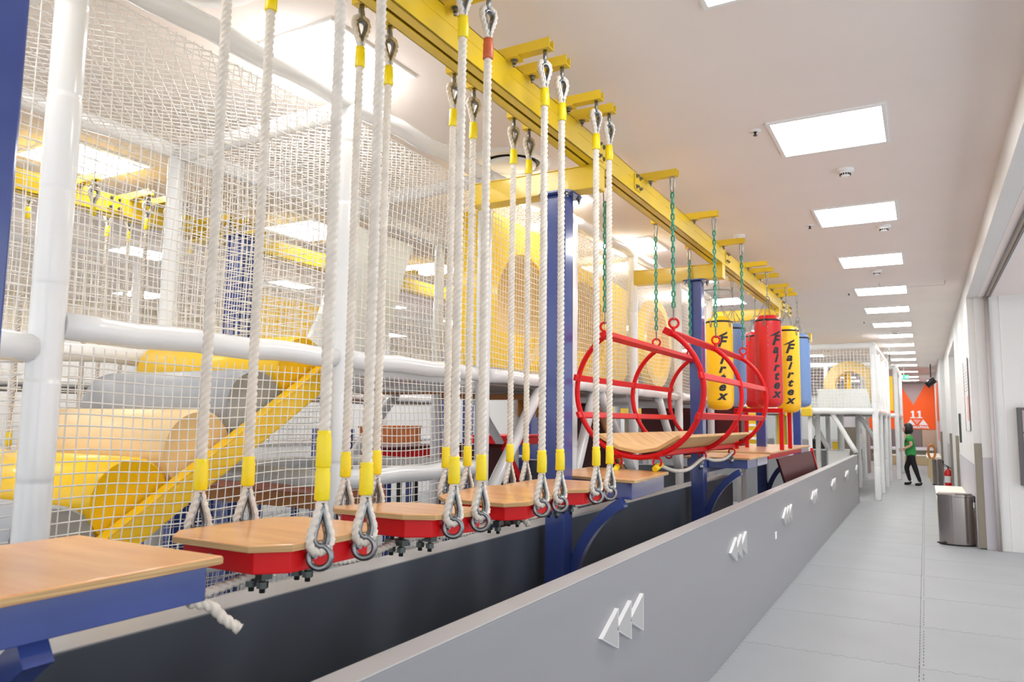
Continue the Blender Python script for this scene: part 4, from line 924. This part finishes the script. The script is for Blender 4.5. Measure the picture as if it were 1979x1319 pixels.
# ------------------------------------------------------------------ the child in the green polo shirt
def skin_obj(name, joints, edges, m, par, root=0, sub=2):
    me = bpy.data.meshes.new(name); o = Vector(worldloc(par))
    me.from_pydata([tuple(Vector(j[:3]) - o) for j in joints], edges, []); me.update()
    ob = bpy.data.objects.new(name, me); COL.objects.link(ob); ob.parent = par
    sk = ob.modifiers.new('skin', 'SKIN'); sk.use_smooth_shade = True
    for v, j in zip(me.skin_vertices[0].data, joints): v.radius = (j[3], j[4] if len(j) > 4 else j[3])
    me.skin_vertices[0].data[root].use_root = True
    s = ob.modifiers.new('sub', 'SUBSURF'); s.levels = sub; s.render_levels = sub
    me.materials.append(m); return ob
px, py = -.33, 19.6
pt = thing('person', 'person with black bobbed hair, green polo and black trousers walking by the tower', 'person', (px, py, 0))
def J(x, y, z, *r): return (px + x, py + y, z, *r)
# trunk: hips z .70, shoulders 1.13, leaning a little forward (-x)
body = [J(.02, 0, .70, .09, .09), J(.01, 0, .82, .10, .10), J(0, 0, .97, .105, .115), J(.0, 0, 1.09, .085, .12), J(-.01, 0, 1.16, .042), J(-.02, 0, 1.22, .040),
        J(0.01, .125, 1.09, .048), J(.0, -.125, 1.09, .048),
        J(.05, .155, .90, .034), J(-.10, .14, .79, .026), J(-.145, .13, .785, .021),
        J(.045, -.165, .92, .034), J(-.105, -.15, .84, .026), J(-.15, -.14, .835, .021)]
skin_obj('body', body, [(0, 1), (1, 2), (2, 3), (3, 4), (4, 5), (3, 6), (3, 7), (6, 8), (8, 9), (9, 10), (7, 11), (11, 12), (12, 13)], M['skin'], pt)
for (hx, hy, hz) in ((-.155, .13, .785), (-.16, -.14, .835)):   # hands: palm, four curled fingers and a thumb
    js = [J(hx, hy, hz, .019, .026), J(hx - .035, hy, hz - .002, .016, .028)]; es = [(0, 1)]
    hd = skin_obj('hand', js, es, M['skin'], pt)
    for k in range(4):
        f = (k - 1.5) * .012; l = (.026, .030, .028, .021)[k]
        skin_obj('finger', [J(hx - .036, hy + f, hz + .004, .0066), J(hx - .036 - l * .8, hy + f, hz - .004, .0062), J(hx - .040 - l * .8, hy + f, hz - .024, .0055), J(hx - .026 - l * .4, hy + f, hz - .032, .005)], [(0, 1), (1, 2), (2, 3)], M['skin'], pt, sub=1)
    skin_obj('thumb', [J(hx - .008, hy - .018, hz + .006, .008), J(hx - .028, hy - .030, hz + .006, .0072), J(hx - .046, hy - .026, hz - .002, .006)], [(0, 1), (1, 2)], M['skin'], pt, sub=1)
shirt = [J(.022, 0, .66, .118, .122), J(.02, 0, .70, .118, .122), J(.015, 0, .82, .112, .118), J(0, 0, .96, .12, .13), J(.0, 0, 1.09, .098, .135), J(-.008, 0, 1.145, .055, .06),
         J(0.01, .14, 1.085, .062), J(.03, .158, .99, .058), J(.0, -.14, 1.085, .062), J(.025, -.165, .99, .058)]
skin_obj('polo_shirt', shirt, [(0, 1), (1, 2), (2, 3), (3, 4), (4, 5), (4, 6), (6, 7), (4, 8), (8, 9)], M['green'], pt)
part('collar', MB().lathe([(.040, 1.165), (.047, 1.185), (.060, 1.16)], (px - .012, py), 20), M['green'], pt)
# front leg steps towards -x, rear leg pushes off behind
legs = [J(.018, 0, .77, .098, .10), J(.02, 0, .67, .10, .108), J(-.005, .055, .59, .072, .062), J(-.085, .07, .40, .06), J(-.055, .07, .24, .047), J(-.02, .07, .085, .037),
        J(.045, -.055, .59, .072, .062), J(.10, -.07, .38, .06), J(.145, -.07, .22, .047), J(.19, -.07, .075, .037)]
skin_obj('trousers', legs, [(0, 1), (1, 2), (2, 3), (3, 4), (4, 5), (1, 6), (6, 7), (7, 8), (8, 9)], M['trousers'], pt)
for (x, y, z) in ((-.02, .07, .03), (.20, -.07, .028)):
    skin_obj('foot', [J(x + .015, y, z + .06, .028), J(x + .005, y, z + .01, .034, .032), J(x - .07, y, z, .026, .036), J(x - .125, y, z - .006, .018, .03)], [(0, 1), (1, 2), (2, 3)], M['sock'], pt)
hd = Vector((px - .035, py, 1.285)); Rm = Matrix.Rotation(math.radians(10), 4, 'Y')
def headpt(x, y, z): return hd + (Rm @ Vector((x, y, z)))
def ell(c, r, n=20, m=14, fn=None):
    vs = []; fs = []
    for i in range(m + 1):
        th = PI * i / m
        for j in range(n):
            p = Vector((math.sin(th) * math.cos(2 * PI * j / n), math.sin(th) * math.sin(2 * PI * j / n), math.cos(th)))
            q = Vector((c[0] + p.x * r[0], c[1] + p.y * r[1], c[2] + p.z * r[2]))
            if fn: q = fn(q, p)
            vs.append(headpt(*q))
    for i in range(m):
        for j in range(n): fs.append((i * n + j, i * n + n + j, i * n + n + (j + 1) % n, i * n + (j + 1) % n))
    return MB().add(vs, fs, True)
def facefn(q, p):
    if p.z < -.1: q.y *= 1 - .35 * (-p.z - .1); q.x += -.012 * (-p.z) if p.x < 0 else .02 * (-p.z)
    if p.x < -.6 and abs(p.z - .1) < .2: q.x += .006
    return q
head = part('head', ell((0, 0, 0), (.088, .070, .108), fn=facefn), M['skin'], pt)
part('nose', ell((-.092, 0, -.01), (.016, .011, .017)), M['skin'], head)
for s in (-1, 1):
    part('eye', ell((-.079, s * .028, .012), (.008, .013, .008), 10, 8), M['blackgl'], head); part('ear', ell((.008, s * .071, -.005), (.016, .009, .026), 10, 8), M['skin'], head)
part('mouth', ell((-.083, 0, -.048), (.008, .02, .006), 10, 8), M['pink'], head)
def hairfn(q, p):
    if p.x < -.35 and p.z < .42: q.x = max(q.x, -.045)
    elif p.x < 0: q.x *= 1.05
    if p.z < 0: q.x += .012 * (p.x > 0); q.z = max(q.z, -.125)
    return q
part('hair', ell((.018, 0, .012), (.105, .092, .14), fn=hairfn), M['hair'], head)

t = thing('ride_sign', 'small white sign with navy letters SPIN behind the left of the hoop tunnel', 'sign', (-4.2, 9.2, .84))
part('board', MB().box(-4.36, -4.10, 9.28, 9.30, .842, 1.32), M['white'], t)
part('header', MB().box(-4.36, -4.10, 9.276, 9.28, 1.22, 1.32), M['navy'], t)
part('lettering', textmb('SPIN', .085, lambda v: Vector((-4.23 + v.x, 9.277, 1.16 + v.y)), bold=.002), M['navy'], t)
